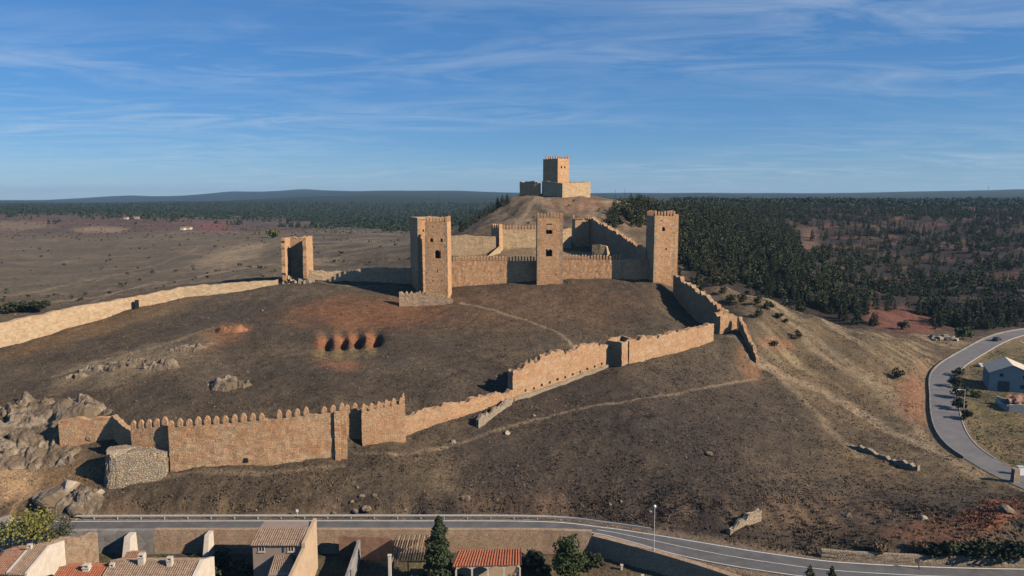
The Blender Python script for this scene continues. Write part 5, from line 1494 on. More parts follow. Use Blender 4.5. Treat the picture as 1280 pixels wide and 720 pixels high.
# spacing grows with distance
keep = ok & (rgF.random(NCAND) < dens * np.clip((ya / 420.0) ** 0.25, 0, 1) * 0.46)
sel = np.where(keep)[0]
sel = sel[np.argsort(ya[sel] * (1 + 0.25 * rgF.random(len(sel))))]
print('forest trees', len(sel))
bigs = sel[(np.abs(pxa[sel] - 640) < 660)][:270]
bigset = set(bigs.tolist())
def forest_label(px, py):
    if px < 900: return 'dark green pine on the wooded slope just right of the right castle tower'
    if px < 1000: return 'dark green pine on the dense near side of the wooded valley'
    if px < 1100: return 'dark green pine near the red earth patches in the wooded valley'
    if px < 1200: return 'dark green pine low in the valley beyond the red bank'
    return 'dark green pine on the valley slope above the far bend of the road'
for i in bigs:
    hh = random.choice((3.2, 4.4, 5.2, 6.0, 7.6)) * random.uniform(0.85, 1.15)
    place(random.choice(PINES), 'pine_tree', (xa_[i], ya[i], za_[i]), hh, forest_label(pxa[i], pya[i]), 'pine', forest_label(pxa[i], pya[i]).replace('dark green pine', 'pines'), random.uniform(0.85, 1.25))
def merge_trees(name, X, Y, Z, hs, templates, mat, label, cat='wood'):
    Vs, Fs, o = [], [], 0
    r = np.random.default_rng(len(X))
    for k in range(len(X)):
        V, F = templates[k % len(templates)]
        a = r.uniform(0, 6.28); c, s = math.cos(a), math.sin(a); w = hs[k] * r.uniform(0.85, 1.3)
        v = np.stack([(V[:, 0] * c - V[:, 1] * s) * w + X[k], (V[:, 0] * s + V[:, 1] * c) * w + Y[k], V[:, 2] * hs[k] + Z[k] - 0.1], -1)
        Vs.append(v); Fs.append(F + o); o += len(V)
    ob = np_mesh(name, np.vstack(Vs), np.vstack(Fs), mat)
    return tag(ob, label, cat, kind='stuff')
T_MID = [leaf_cloud(120, pine_pos(1.0, 0.32, 0.03, 4, 30 + k, 0.6), 0.075, 400 + k) for k in range(6)]
T_FAR = [leaf_cloud(22, pine_pos(1.0, 0.40, 0.0, 2, 40 + k, 0.7), 0.2, 500 + k) for k in range(5)]
rest = np.array([i for i in sel if i not in bigset])
m1 = rest[ya[rest] < 900]; m2 = rest[ya[rest] >= 900]
merge_trees('pine_forest', xa_[m1], ya[m1], za_[m1], rgF.uniform(2.8, 8.0, len(m1)), T_MID, M['pine'], 'pine forest filling the valley side to the right of the castle')
merge_trees('far_pine_forest', xa_[m2], ya[m2], za_[m2], rgF.uniform(5, 9, len(m2)), T_FAR, M['far_pine'], 'pine forest on the high ground at the right, up to the skyline')
# woods beyond the plain on the left
NB_ = 19000
yb = np.exp(rgF.uniform(np.log(650), np.log(2300), NB_)); ab = rgF.uniform(-900, 160, NB_)
xb_ = ab / FPX * yb; zb_ = H(xb_, yb); pxb, pyb = project(xb_, yb, zb_)
nw = fbm(xb_ / 40, yb / 30, 73, 5)
edge = 1150 - 390 * sstep(330, 520, pxb + (nw - 0.5) * 120) - (nw - 0.5) * 900 * sstep(520, 330, pxb)
kb = (yb > edge) & (pyb > 240) & ((pxb < 660) | (yb > 900)) & (rgF.random(NB_) < 0.62)
kk = np.where(kb)[0]; print('far trees', len(kk))
merge_trees('far_pine_forest', xb_[kk], yb[kk], zb_[kk], rgF.uniform(3.5, 8, len(kk)), T_FAR, M['far_pine'], 'dark pine woods behind the plain on the left')
# scrub spots on the plain and the upper hill
NS = 5000
ys = np.exp(rgF.uniform(np.log(250), np.log(1000), NS)); as_ = rgF.uniform(-760, 190, NS)
xs_ = as_ / FPX * ys; zs_2 = H(xs_, ys); pxs, pys = project(xs_, ys, zs_2)
wallline = np.interp(pxs, [-200, 0, 85, 170, 230, 345, 380, 520], [430, 400, 384, 368, 357, 347, 338, 332])
nsn = fbm(xs_ / 25, ys / 25, 401, 4)
kp = (pys < wallline - 2) & ((pxs < 560) | ((ys > 350) & (ys < 430) & (pys > 250))) & (rgF.random(NS) < np.where(ys > 650, 0.9, 0.22 * sstep(0.45, 0.6, nsn)))
ks = np.where(kp)[0]
T_BUSH = [leaf_cloud(24, round_pos(1.0, 0.8, 5, 60 + k, 0.0), 0.24, 600 + k) for k in range(4)]
merge_trees('scrub', xs_[ks], ys[ks], zs_2[ks], rgF.uniform(0.5, 1.7, len(ks)), T_BUSH, M['dark_hedge'], 'low dark scrub dotted over the plain and the upper hill', 'scrub')

# junipers on the bare slope right of the castle
JUN = [((917, 357), 4.2, 'large round juniper at the top of the bare slope'), ((905, 358), 3.2, 'juniper beside the largest one at the top of the bare slope'), ((894, 356), 3.2, 'juniper third from the castle tower on the upper slope'),
       ((884, 356), 3.0, 'juniper second from the right castle tower on the upper slope'), ((875, 367), 2.4, 'juniper close to the broken wall below the right tower'), ((899, 336), 3.8, 'tall juniper at the skyline of the slope near the forest edge'),
       ((902, 368), 2.4, 'low spreading juniper under the upper cluster'), ((912, 378), 2.8, 'left juniper of the middle pair on the bare slope'), ((927, 379), 2.9, 'right juniper of the middle pair on the bare slope'),
       ((947, 382), 2.6, 'left juniper of the pair nearer the slope crest'), ((962, 387), 2.9, 'right juniper of the pair nearer the slope crest'), ((946, 397), 2.3, 'lone round juniper above the corner turret'),
       ((973, 398), 1.9, 'small upright juniper at mid slope'), ((983, 404), 1.4, 'tiny juniper right of the small upright one'), ((997, 424), 2.4, 'lone dark juniper lowest on the open slope'),
       ((1122, 474), 3.0, 'lone juniper just above the red bank by the valley road'), ((866, 338), 3.2, 'juniper hugging the right side of the right castle tower'), ((880, 343), 2.6, 'small juniper behind the upper cluster near the tower'), ((968, 434), 1.8, 'low dark bush on the reddish scar of the slope'),
       ((936, 362), 2.8, 'juniper on the slope crest left of the forest edge'), ((925, 352), 3.0, 'juniper behind the upper cluster on the slope crest'), ((888, 346), 3.0, 'juniper between the tower and the tall skyline one'), ((918, 344), 3.2, 'upper right juniper touching the forest edge'), ((874, 350), 2.4, 'small juniper below the one hugging the tower')]
for k, ((px, py), h, lab) in enumerate(JUN):
    place(ROUNDS[k % 5], 'juniper', hit(px, py, 215 if px < 1100 else 200), h * 1.35, lab, 'juniper', 'junipers on the bare slope', random.uniform(0.9, 1.15))
# trees along the shaded left flank of the upper hill
for k, (px, py) in enumerate(((634, 253), (628, 256), (622, 258), (617, 262), (611, 265), (606, 269), (600, 272), (594, 276), (589, 280), (583, 284), (577, 288), (604, 262), (596, 268), (588, 274), (612, 258))):
    place(PINES[k % 6], 'pine_tree', hit(px, py + 2, 345), random.uniform(3.5, 6.5), 'dark pine on the shaded left flank of the hill below the upper tower', 'pine', 'pines on the left flank of the upper hill', 1.35)
# bushes elsewhere
def bush(px, py, h, label, mat='juniper', cat='bush', wide=1.0, dmin=96, n=500, group=None, name='bush', pos=None):
    V, F = leaf_cloud(n, round_pos(1.0, 0.62, 12, int(px), 0.0), 0.075, int(px * 7 + py))
    me = tree_mesh(name, V, F, 0.4, 0.04, M[mat])
    return place(me, name, hit(px, py, dmin) if pos is None else pos, h, label, cat, group, wide)
bush(1203, 424, 5.5, 'big dark bush beside the road bend at the valley head', 'bush', dmin=240)
bush(1172, 386, 7.5, 'round dark tree behind the red bank in the valley', 'pine', 'tree', dmin=270, name='tree')
bush(1128, 412, 4.0, 'dark bush at the foot of the red earth bank', 'juniper', dmin=240)
bush(342, 298, 9, 'round yellow tree on the far edge of the plain', 'yellow_leaf', 'tree', dmin=400, name='tree')
for k, (px, py, h) in enumerate(((12, 392, 4.2), (24, 390, 3.6), (36, 390, 3.8), (50, 390, 4.4))):
    bush(px, py, h, ['dark bush at the left end of the clump outside the long wall', 'dark bush second from the left in the clump outside the long wall', 'dark bush third from the left in the clump outside the long wall', 'dark bush at the right end of the clump outside the long wall'][k], 'dark_hedge', wide=1.5, dmin=230, group='bushes outside the long wall')
for k, (px, py, h) in enumerate(((1163, 697, 2.4), (1183, 697, 3.0), (1205, 697, 2.9), (1228, 697, 3.3), (1252, 697, 2.6), (1276, 697, 3.0))):
    bush(px, py, h, 'dark green bush in the thicket behind the pale rubble wall, ' + ['first from the left', 'second from the left', 'third from the left', 'third from the right', 'second from the right', 'at the right edge'][k], 'dark_hedge', wide=1.3, dmin=108.6, group='thicket behind the rubble wall')
bush(1097, 695, 2.6, 'dry orange-brown bush above the pale rubble wall', 'dry_leaf', wide=0.8, dmin=108.6)
bush(1148, 692, 2.4, 'dry dark brown bush left of the green thicket', 'dry_leaf', wide=0.8, dmin=108.6)
for k, (px, py, h) in enumerate(((1196, 470, 3.2), (1194, 484, 3.4), (1197, 498, 3.6), (1199, 512, 3.4), (1202, 524, 2.8), (1218, 497, 2.4))):
    bush(px + 2, py, h, ['dark bush at the top of the row along the valley road', 'second dark bush down the row along the valley road', 'dark bush in the middle of the row along the valley road', 'fourth dark bush down the row along the valley road', 'dark bush at the lower end of the row along the valley road', 'loose green bush between the valley road and the ruined house'][k], 'dark_hedge' if k < 5 else 'bush', wide=1.2, dmin=150, group='bushes along the valley road')
# town trees
def big_tree(name, label, cat, pos, h, rad, mat, n, kind='round', seed=0, size=0.1, trunk=0.25, extra=()):
    root = empty(name, pos, label, cat)
    mb = MB(); p = Vector([float(c) for c in pos])
    mb.tube(p + Vector((0, 0, -0.4)), p + Vector((0, 0, h * 0.55)), trunk, trunk * 0.45, 9)
    rr = random.Random(seed)
    for k in range(9):
        a = rr.uniform(0, 6.28); z0 = h * rr.uniform(0.2, 0.5); z1 = z0 + h * rr.uniform(0.12, 0.35); r1 = rad * rr.uniform(0.4, 0.8)
        mb.tube(p + Vector((0, 0, z0)), p + Vector((math.cos(a) * r1, math.sin(a) * r1, z1)), trunk * 0.35, trunk * 0.1, 5)
    mb.build('trunk', M['bark'], root)
    V, F = leaf_cloud(n, pine_pos(h, rad, 0.06, 6, seed, 0.58) if kind == 'pine' else round_pos(h, rad, 22, seed, 0.12), size, seed + 900)
    o = np_mesh('crown', V, F, M[mat]); o.parent = root
    return root
D = 109.0
big_tree('conifer_tree', 'tall dark conifer standing between the pergola and the red porch', 'tree', (X_(549, 715, D), D, TOWN_Z), Zt(646, D) - TOWN_Z + 0.2, 3.9, 'conifer', 6500, 'pine', 3, 0.24, 0.28)
big_tree('round_tree', 'rounded green tree right of the red porch', 'tree', (X_(710, 712, 109.5), 109.5, TOWN_Z), Zt(669, 109.5) - TOWN_Z + 0.2, 3.3, 'bush', 3600, 'round', 4, 0.19, 0.2)
yl_ = big_tree('yellow_tree', 'thin yellow-green autumn tree behind the leftmost houses', 'tree', (X_(40, 690, 116), 116, -1.5), Zt(634, 116) + 2.2, 5.2, 'yellow_leaf', 1900, 'round', 6, 0.2, 0.2)
big_tree('bare_tree', 'sparse grey-green tree right of the yellow-green tree at the left', 'tree', (X_(76, 690, 116.5), 116.5, -1.5), Zt(643, 116.5) + 1.6, 3.0, 'juniper', 620, 'round', 7, 0.16, 0.14)
for k, (px, py, D, h) in enumerate(((1012, 706, 101, 6.4), (1040, 707, 102, 5.6))):
    zt_ = Zt(py, D)
    big_tree('tree', ['left of two dark pointed treetops at the bottom edge below the road', 'right of two dark pointed treetops at the bottom edge below the road'][k], 'tree', (X_(px, 720, D), D, zt_ - h), h, 1.6 + 0.3 * (k == 0), 'conifer', 1500, 'pine', 11 + k, 0.2, 0.15)
town_b = [(676, 694, 111, 2.6, 'dark_hedge', 'dark bush left of the rounded green tree'), (612, 690, 113.5, 3.6, 'dark_hedge', 'dark bush rising behind the red porch roof'), (668, 686, 115, 3.4, 'dark_hedge', 'dark bush against the retaining wall behind the porch'), (640, 684, 115.5, 3.2, 'dark_hedge', 'dark bush between the porch roof and the retaining wall'),
          (735, 690, 114, 3.4, 'dark_hedge', 'dark bush between the rounded tree and the shaded bend'), (728, 705, 108.5, 2.0, 'yellow_leaf', 'pale bush at the right foot of the rounded tree'), (196, 696, 113, 3.4, 'bush', 'green bush against the retaining wall between the two buttresses'), (240, 698, 113, 3.2, 'dark_hedge', 'dark bush left of the thin pale buttress'), (275, 696, 113, 3.8, 'dark_hedge', 'dark bush right of the thin pale buttress'),
          (408, 712, 106, 2.4, 'yellow_leaf', 'dry yellowish bush in the yard right of the ochre side wall'), (430, 708, 107, 2.2, 'dry_leaf', 'dry brown bush in the yard near the reddish yard wall'), (278, 715, 104.5, 2.6, 'yellow_leaf', 'pale bush left of the mauve house'), (74, 705, 110, 2.0, 'dry_leaf', 'dry bush at the foot of the rough tan wall'), (300, 700, 112, 3.0, 'dark_hedge', 'dark bush hard against the left side of the mauve house'),
          (520, 712, 107, 3.0, 'dark_hedge', 'dark bush under the pergola left of the conifer'), (600, 718, 105.5, 1.6, 'bush', 'small green bush in front of the porch arches'), (690, 716, 106, 2.2, 'dark_hedge', 'dark bush at the left foot of the rounded tree')]
for (px, py, D, h, mt, lab) in town_b:
    bush(px, py, h, lab, mt, wide=1.25, pos=(X_(px, py, D), D, TOWN_Z), n=700)

# ------------------------------------------------------------------ rocks
def rock_into(mb, c, r, seed, flat=0.7, sub=3, mi=0, stretch=(1, 1)):
    import bmesh
    bm = bmesh.new(); bmesh.ops.create_icosphere(bm, subdivisions=sub, radius=1.0)
    rr = random.Random(seed); pl = []
    for k in range(9):
        v = Vector((rr.gauss(0, 1), rr.gauss(0, 1), rr.gauss(0, 1))).normalized(); pl.append((v, rr.uniform(0.55, 0.9)))
    yaw = rr.uniform(0, 6.28); ca, sa = math.cos(yaw), math.sin(yaw)
    vs_ = []
    for v in bm.verts:
        p = v.co.copy()
        for (nn, d) in pl:
            e = p.dot(nn)
            if e > d: p -= nn * (e - d)
        p *= 1 + 0.10 * (vnoise(p.x * 2.3 + seed, p.y * 2.3 + p.z * 1.7, seed) - 0.5) + 0.07 * (vnoise(p.x * 6 + p.z * 5, p.y * 6 + seed, seed + 2) - .5)
        x, y = p.x * stretch[0], p.y * stretch[1]
        vs_.append((c[0] + r * (x * ca - y * sa), c[1] + r * (x * sa + y * ca), c[2] + r * flat * p.z))
    mb.add(vs_, [tuple(v.index for v in f.verts) for f in bm.faces], mi); bm.free()
def boulder(px, py, r, label, mat='pale_rock', dmin=119, flat=0.75, name='boulder', seed=None):
    c = hit(px, py, dmin); mb = MB()
    rock_into(mb, (c[0], c[1], c[2] + r * 0.25), r, int(px) if seed is None else seed, flat)
    tag(mb.build(name, M[mat], loc=tuple(c)), label, 'boulder')
def outcrop(label, lumps, mat='rock', dmin=119, name='rock_outcrop'):
    """one mass of bedrock made of many lumps"""
    mb = MB(); c0 = hit(*lumps[0][:2], dmin)
    for k, (px, py, r) in enumerate(lumps):
        c = hit(px, py, dmin); rock_into(mb, (c[0], c[1] + r * 0.3, c[2] - r * 0.1), r, int(px * 3 + py), 0.62, 3 if r > 1.2 else 2)
    return tag(mb.build(name, M[mat], loc=tuple(c0)), label, 'rock outcrop')
def worley(x, y, seed):
    ix, iy = np.floor(x), np.floor(y); f1 = np.full(x.shape, 9.0); f2 = np.full(x.shape, 9.0); rid = np.zeros(x.shape)
    for ox in (-1, 0, 1):
        for oy in (-1, 0, 1):
            cx, cy = ix + ox, iy + oy
            d = np.hypot(x - cx - _hash(cx, cy, seed), y - cy - _hash(cx, cy, seed + 1)); r = _hash(cx, cy, seed + 2)
            nearer = d < f1
            f2 = np.where(nearer, f1, np.minimum(f2, d)); rid = np.where(nearer, r, rid); f1 = np.where(nearer, d, f1)
    return f1, f2 - f1, rid
def crag(label, px, py, rx, ry, h, cell, ang=0.0, seed=0, mat='rock', cover=0.5, res=0.22):
    """a bedded mass of cracked rock that breaks through the slope; rx, ry in metres"""
    c = hit(px, py, 119)
    nx_, ny_ = int(rx * 2.5 / res), int(ry * 2.5 / res)
    gu, gv = np.meshgrid(np.linspace(-rx * 1.25, rx * 1.25, nx_), np.linspace(-ry * 1.25, ry * 1.25, ny_))
    ca, sa = math.cos(R(ang)), math.sin(R(ang))
    x = c[0] + gu * ca - gv * sa; y = c[1] + gu * sa + gv * ca
    wx = x + (fbm(x / 2, y / 2, seed + 5, 3) - .5) * 1.4; wy = y + (fbm(x / 2, y / 2, seed + 6, 3) - .5) * 1.4
    m = 1 - np.hypot(gu / rx, gv / ry) + (fbm(x / 3, y / 3, seed + 1, 4) - 0.5) * 1.3
    f1, e, rid = worley(wx / cell, wy / (cell * 0.7), seed)
    g1, e2, rid2 = worley(wx / cell * 2.7, wy / cell * 3.2, seed + 9)
    dome = np.sqrt(np.clip(1 - (f1 / 0.95) ** 2, 0, 1))
    hgt = sstep(0.0, 0.4, m) * h * (0.30 + 0.70 * rid) * (0.45 + 0.55 * dome)
    hgt = hgt + sstep(0.05, 0.35, m) * h * 0.16 * (rid2 - 0.5) * sstep(0, 0.12, e2) + (fbm(x / .8, y / .8, seed + 3, 3) - .5) * 0.3 * min(h, 1.5) * sstep(0, .3, m)
    bare = (rid > 1 - cover - 0.25) | (fbm(x / 4, y / 4, seed + 4, 3) > 0.5)
    z = H(x, y) + np.where((m > 0.02) & bare, hgt, -0.5)
    z = np.where((np.abs(gu) > rx * 1.2) | (np.abs(gv) > ry * 1.2), H(x, y) - 0.6, z)
    i_ = np.arange(nx_ * ny_).reshape(ny_, nx_)
    Fq = np.stack([i_[:-1, :-1], i_[:-1, 1:], i_[1:, 1:], i_[1:, :-1]], -1).reshape(-1, 4)
    V = np.stack([x - c[0], y - c[1], z - c[2]], -1).reshape(-1, 3)
    o = np_mesh('rock_outcrop', V, Fq, M[mat]); o.location = tuple(float(q) for q in c)
    return tag(o, label, 'rock outcrop')
crag('large grey craggy rock outcrop at the left edge of the enclosure', 32, 540, 14, 11, 2.9, 4.2, 0, 2, cover=0.6)
crag('steep grey rock face under the large craggy outcrop at the left edge', 22, 572, 10, 3.6, 2.2, 3.0, 0, 3, cover=0.6)
crag('long pale outcrop of stones on the slope, left of centre of the enclosure', 150, 458, 7.5, 3.2, 1.3, 1.3, 8, 4)
crag('dark-shadowed outcrop of rock in the middle of the enclosure slope', 206, 460, 4.0, 2.2, 2.3, 1.5, 5, 5, cover=0.7)
crag('grey craggy outcrop of rock above the long crenellated wall', 290, 482, 5.2, 3.4, 2.2, 1.6, 10, 6, cover=0.6)
crag('low broken outcrop of stones left of the orange earth scar', 236, 436, 5.0, 2.8, 1.3, 1.2, 12, 7)
crag('orange earth scar with exposed rock on the enclosure slope', 292, 413, 5.0, 3.0, 1.5, 1.4, 15, 8, mat='red_rock', cover=0.7)
crag('small pale outcrop of stones near the big left rocks', 96, 472, 4.0, 2.0, 1.2, 1.2, 10, 9)
crag('broken shelf of rock over the road at the lower left', 88, 634, 5.5, 3.0, 1.8, 1.8, 10, 10, cover=0.7)
boulder(70, 627, 3.4, 'broad tilted slab of rock above the road at the left', 'rock', flat=0.6, seed=5)
boulder(86, 613, 2.0, 'pale block of stone on top of the tilted slab', 'pale_rock', flat=0.9, seed=11)
boulder(55, 626, 1.75, 'rounded pale boulder left of the tilted slab', 'pale_rock', flat=0.95, seed=14)
boulder(123, 618, 1.0, 'small pale boulder below the round bastion', 'pale_rock', seed=9)
boulder(97, 640, 1.9, 'grey boulder under the tilted slab near the road', 'rock', seed=10)
boulder(116, 549, 1.5, 'grey boulder in front of the short pinkish wall', 'rock', flat=0.9, seed=3, dmin=130)
boulder(8, 657, 1.7, 'pale boulder at the left edge above the road', 'pale_rock', seed=18)
boulder(582, 625, 0.9, 'pale stone on the bank above the tall conifer', 'rock', seed=8)
boulder(1256, 664, 1.3, 'pale grey boulder in the red earth at the lower right', 'rock', seed=12)
boulder(1154, 650, 0.7, 'small pale stone on the bare slope at the lower right', 'pale_rock', seed=13)
boulder(1060, 646, 0.8, 'dull grey stone on the bare slope above the pale rubble wall', 'rock', seed=25)
boulder(886, 568, 0.8, 'dark stone on the open slope under the lower wall', 'rock', seed=26)
boulder(634, 542, 0.7, 'pale stone beside the footpath below the low broken wall', 'pale_rock', seed=27)
boulder(567, 553, 0.6, 'small pale stone on the footpath below the broken wall', 'pale_rock', seed=28)
for k, (px, py, r) in enumerate(((458, 638, 0.9), (444, 640, 0.55), (418, 643, 0.5), (452, 622, 0.6), (468, 620, 0.5), (440, 628, 0.4))):
    boulder(px, py, r, ['largest pale stone at the foot of the bank above the yard wall', 'pale stone just left of the largest one at the foot of the bank', 'small pale stone farthest left at the foot of the bank', 'pale stone higher on the bank above the largest one', 'pale stone highest on the bank above the yard wall', 'small stone midway up the bank above the yard wall'][k], 'rock', seed=40 + k)
# loose stones and dry tufts on the near slopes
rgT = np.random.default_rng(5)
NT_ = 90000
yt = np.exp(rgT.uniform(np.log(108), np.log(285), NT_)); at_ = rgT.uniform(-760, 760, NT_)
xt = at_ / FPX * yt; zt_ = H(xt, yt); pxt, pyt = project(xt, yt, zt_)
drt, _ = poly_dist(xt, yt, rc[::4]); dvt, _ = poly_dist(xt, yt, vrs[::4])
nt1 = fbm(xt / 7, yt / 7, 501, 4)
okt = (drt > 4.4) & (yt > np.interp(xt, rf[:, 0], rf[:, 1])) & (dvt > 4.5) & (rgT.random(NT_) < 0.25 + 0.9 * sstep(0.42, 0.62, nt1))
it = np.where(okt)[0]
k_ = 5; n_t = len(it)
base = np.stack([xt[it], yt[it], zt_[it]], -1)
hgt = rgT.uniform(0.08, 0.27, n_t) * (1 + 0.3 * sstep(137, 126, yt[it]))
V = np.empty((n_t, k_, 3, 3))
for j in range(k_):
    a = rgT.uniform(0, 6.28, n_t); w = hgt * rgT.uniform(0.35, 0.8, n_t)
    d = np.stack([np.cos(a), np.sin(a), np.zeros(n_t)], -1)
    ctr = base + rgT.normal(size=(n_t, 3)) * np.array((0.28, 0.28, 0)) * hgt[:, None] * 2.0
    tip = ctr + np.stack([rgT.normal(size=n_t) * .35 * hgt, rgT.normal(size=n_t) * .35 * hgt, hgt * rgT.uniform(0.6, 1.2, n_t)], -1)
    V[:, j, 0] = ctr - d * w[:, None] - (0, 0, 0.06); V[:, j, 1] = ctr + d * w[:, None] - (0, 0, 0.06); V[:, j, 2] = tip
pal = np.array(((0.062, 0.048, 0.034), (0.090, 0.067, 0.044), (0.135, 0.100, 0.062), (0.058, 0.053, 0.034), (0.18, 0.135, 0.08)))
straw = sstep(0.45, 0.62, fbm(xt[it] / 12, yt[it] / 6, 511, 3))
pick = rgT.choice(5, n_t, p=(0.32, 0.30, 0.20, 0.12, 0.06))
gi = np.clip(((xt[it] / yt[it] * FPX - ga[0]) / (ga[1] - ga[0])).round().astype(int), 0, NA - 1); gj = np.clip(np.interp(yt[it], gy, np.arange(NB)).round().astype(int), 0, NB - 1)
gc = C[gj, gi]
cl = (gc * 0.85 + pal[pick] * 0.15) * rgT.choice((0.74, 0.92, 1.12, 1.5), n_t, p=(0.24, 0.36, 0.26, 0.14))[:, None] * (1 + 0.3 * straw[:, None] * (yt[it] < 136)[:, None])
tag(np_mesh('dry_tufts', V.reshape(-1, 3), np.arange(n_t * k_ * 3).reshape(-1, 3), M['tuft'], np.repeat(cl, k_ * 3, 0)), 'dry grass tufts and low scrub covering the castle hill', 'dry grass', kind='stuff')
NSn = 5200
yt = np.exp(rgT.uniform(np.log(125), np.log(285), NSn)); at_ = rgT.uniform(-700, 560, NSn); xt = at_ / FPX * yt; zt_ = H(xt, yt); pxt, pyt = project(xt, yt, zt_)
drt, _ = poly_dist(xt, yt, rc[::4]); nt1 = fbm(xt / 11, yt / 11, 521, 4)
it = np.where((drt > 4.6) & (rgT.random(NSn) < 0.06 + 0.5 * sstep(0.54, 0.68, nt1)))[0]
oct_v = np.array(((1, 0, 0), (0, 1, 0), (-1, 0, 0), (0, -1, 0), (0, 0, .8), (0, 0, -.6)), float); oct_f = np.array(((0, 1, 4), (1, 2, 4), (2, 3, 4), (3, 0, 4), (1, 0, 5), (2, 1, 5), (3, 2, 5), (0, 3, 5)))
sz = rgT.gamma(2.0, 0.062, len(it)) + 0.06
V = oct_v[None] * sz[:, None, None] * rgT.uniform(0.6, 1.35, (len(it), 6, 3)) + np.stack([xt[it], yt[it], zt_[it] + 0.03], -1)[:, None]
Fst = (oct_f[None] + 6 * np.arange(len(it))[:, None, None]).reshape(-1, 3)
tag(np_mesh('loose_stones', V.reshape(-1, 3), Fst, M['rock']), 'loose pale stones strewn over the castle hill', 'stones', kind='stuff')

# ------------------------------------------------------------------ valley with the road, buildings
lk = vrs[20:112, :2] + nv_[20:112] * (VHW + 0.15); lk2 = vrs[20:112, :2] - nv_[20:112] * (VHW + 0.15)
left = lk if lk[40][0] < lk2[40][0] else lk2
o = kerb('parapet', left, vrs[20:112, 2], 0.3, 0.55, M['plaster_grey']); tag(o, 'low pale parapet on the outer side of the valley road bend', 'parapet')
right = lk2 if left is lk else lk
o = kerb('kerb', right, vrs[20:112, 2], 0.25, 0.14, M['kerb']); tag(o, kind='structure')
def valley_house():
    c = hit(1264, 490, 150); zb = c[2] - 1
    yaw = R(-24); t = np.array((math.cos(yaw), math.sin(yaw))); b = np.array((-t[1], t[0]))
    w, dpt, he, hr = 13.0, 12.0, 4.6, 7.7
    p0 = np.array(c[:2]) - t * 5.6
    root = empty('white_barn', (p0[0] + t[0] * w / 2, p0[1] + t[1] * w / 2, c[2]), 'white gabled barn with a dark door beside the valley road', 'barn')
    def W3(u, v, z): q = p0 + t * u + b * v; return (q[0], q[1], c[2] + z)
    mb = MB()
    mb.add([W3(0, 0, -1), W3(w, 0, -1), W3(w, 0, he), W3(w * 0.42, 0, hr), W3(0, 0, he + .6)], [(0, 1, 2, 3, 4)])
    mb.add([W3(0, dpt, -1), W3(w, dpt, -1), W3(w, dpt, he), W3(w * 0.42, dpt, hr), W3(0, dpt, he + .6)], [(4, 3, 2, 1, 0)])
    mb.add([W3(0, 0, -1), W3(0, 0, he + .6), W3(0, dpt, he + .6), W3(0, dpt, -1)], [(0, 1, 2, 3)])
    mb.add([W3(w, 0, -1), W3(w, 0, he), W3(w, dpt, he), W3(w, dpt, -1)], [(3, 2, 1, 0)])
    mb.build('wall', M['bluish_plaster'], root)
    mb = MB()
    for (u0, z0, u1, z1) in ((-0.3, he + .5, w * .42, hr + .1), (w * .42, hr + .1, w + .4, he - .1)):
        mb.hexa([W3(u0, -.4, z0), W3(u1, -.4, z1), W3(u1, dpt + .4, z1), W3(u0, dpt + .4, z0)], [W3(u0, -.4, z0 + .18), W3(u1, -.4, z1 + .18), W3(u1, dpt + .4, z1 + .18), W3(u0, dpt + .4, z0 + .18)])
    mb.build('roof', M['white_plaster'], root)
    for (nm, u, z, ww, hh) in (('door', 3.6, 0.0, 2.9, 3.0), ('window', 2.9, 4.3, 0.9, 0.9), ('window', 8.6, 4.2, 0.9, 0.9), ('window', 8.4, 1.2, 1.3, 1.1)):
        mb = MB(); mb.hexa([W3(u - ww / 2, -.06, z), W3(u + ww / 2, -.06, z), W3(u + ww / 2, .1, z), W3(u - ww / 2, .1, z)], [W3(u - ww / 2, -.06, z + hh), W3(u + ww / 2, -.06, z + hh), W3(u + ww / 2, .1, z + hh), W3(u - ww / 2, .1, z + hh)])
        mb.build(nm, M['dark_metal'] if nm == 'door' else M['glass'], root)
valley_house()
def ruin_house():
    c = hit(1258, 514, 150)
    yaw = R(-20); t = np.array((math.cos(yaw), math.sin(yaw))); b = np.array((-t[1], t[0]))
    root = empty('ruined_house', c, 'small roofless white house in ruins below the barn', 'ruined house')
    rr = random.Random(9)
    def W3(u, v, z): q = np.array(c[:2]) + t * u + b * v; return (q[0], q[1], c[2] + z)
    for (u0, v0, u1, v1, h, nm) in ((0.5, 0, 9, 0, 2.4, 'front_wall'), (0.5, 0, -1.0, 6.5, 1.6, 'side_wall'), (-1.0, 6.5, 8, 6.5, 2.4, 'rear_wall'), (9, 0, 8.5, 6.5, 2.4, 'side_wall')):
        mb = MB(); k = 8; L = math.hypot(u1 - u0, v1 - v0); nu_, nv2 = (v1 - v0) / L * .25, -(u1 - u0) / L * .25
        g = []
        for j, (s, zz_) in enumerate(((1, -.6), (1, None), (-1, None), (-1, -.6))):
            g.append([W3(u0 + (u1 - u0) * i / k + nu_ * s, v0 + (v1 - v0) * i / k + nv2 * s, zz_ if zz_ is not None else h * (0.55 + 0.6 * vnoise(i * 0.9, h * 7 + u0, 5))) for i in range(k + 1)])
        mb.grid(g)
        for e in (0, k): mb.add([g[j][e] for j in range(4)], [(0, 1, 2, 3)])
        mb.build(nm, M['white_plaster'], root)
    mb = MB()
    for k in range(8):
        u = 1 + k * 0.95
        mb.tube(W3(u, 0.3, 2.2 + rr.uniform(-.3, .2)), W3(u + rr.uniform(-.5, .5), 6.2, 2.2 + rr.uniform(-.4, .3)), 0.14, 0.1, 4)
    mb.grid([[W3(u, v, 1.5 + 1.3 * vnoise(u, v, 3) + 0.12 * v) for u in np.linspace(.9, 8.4, 9)] for v in np.linspace(.5, 6.2, 7)])
    tag(mb.build('fallen_roof', M['tile_redbrown'], root), kind='stuff')
ruin_house()
c = hit(1178, 424, 230); mb = MB(); rr = random.Random(2)
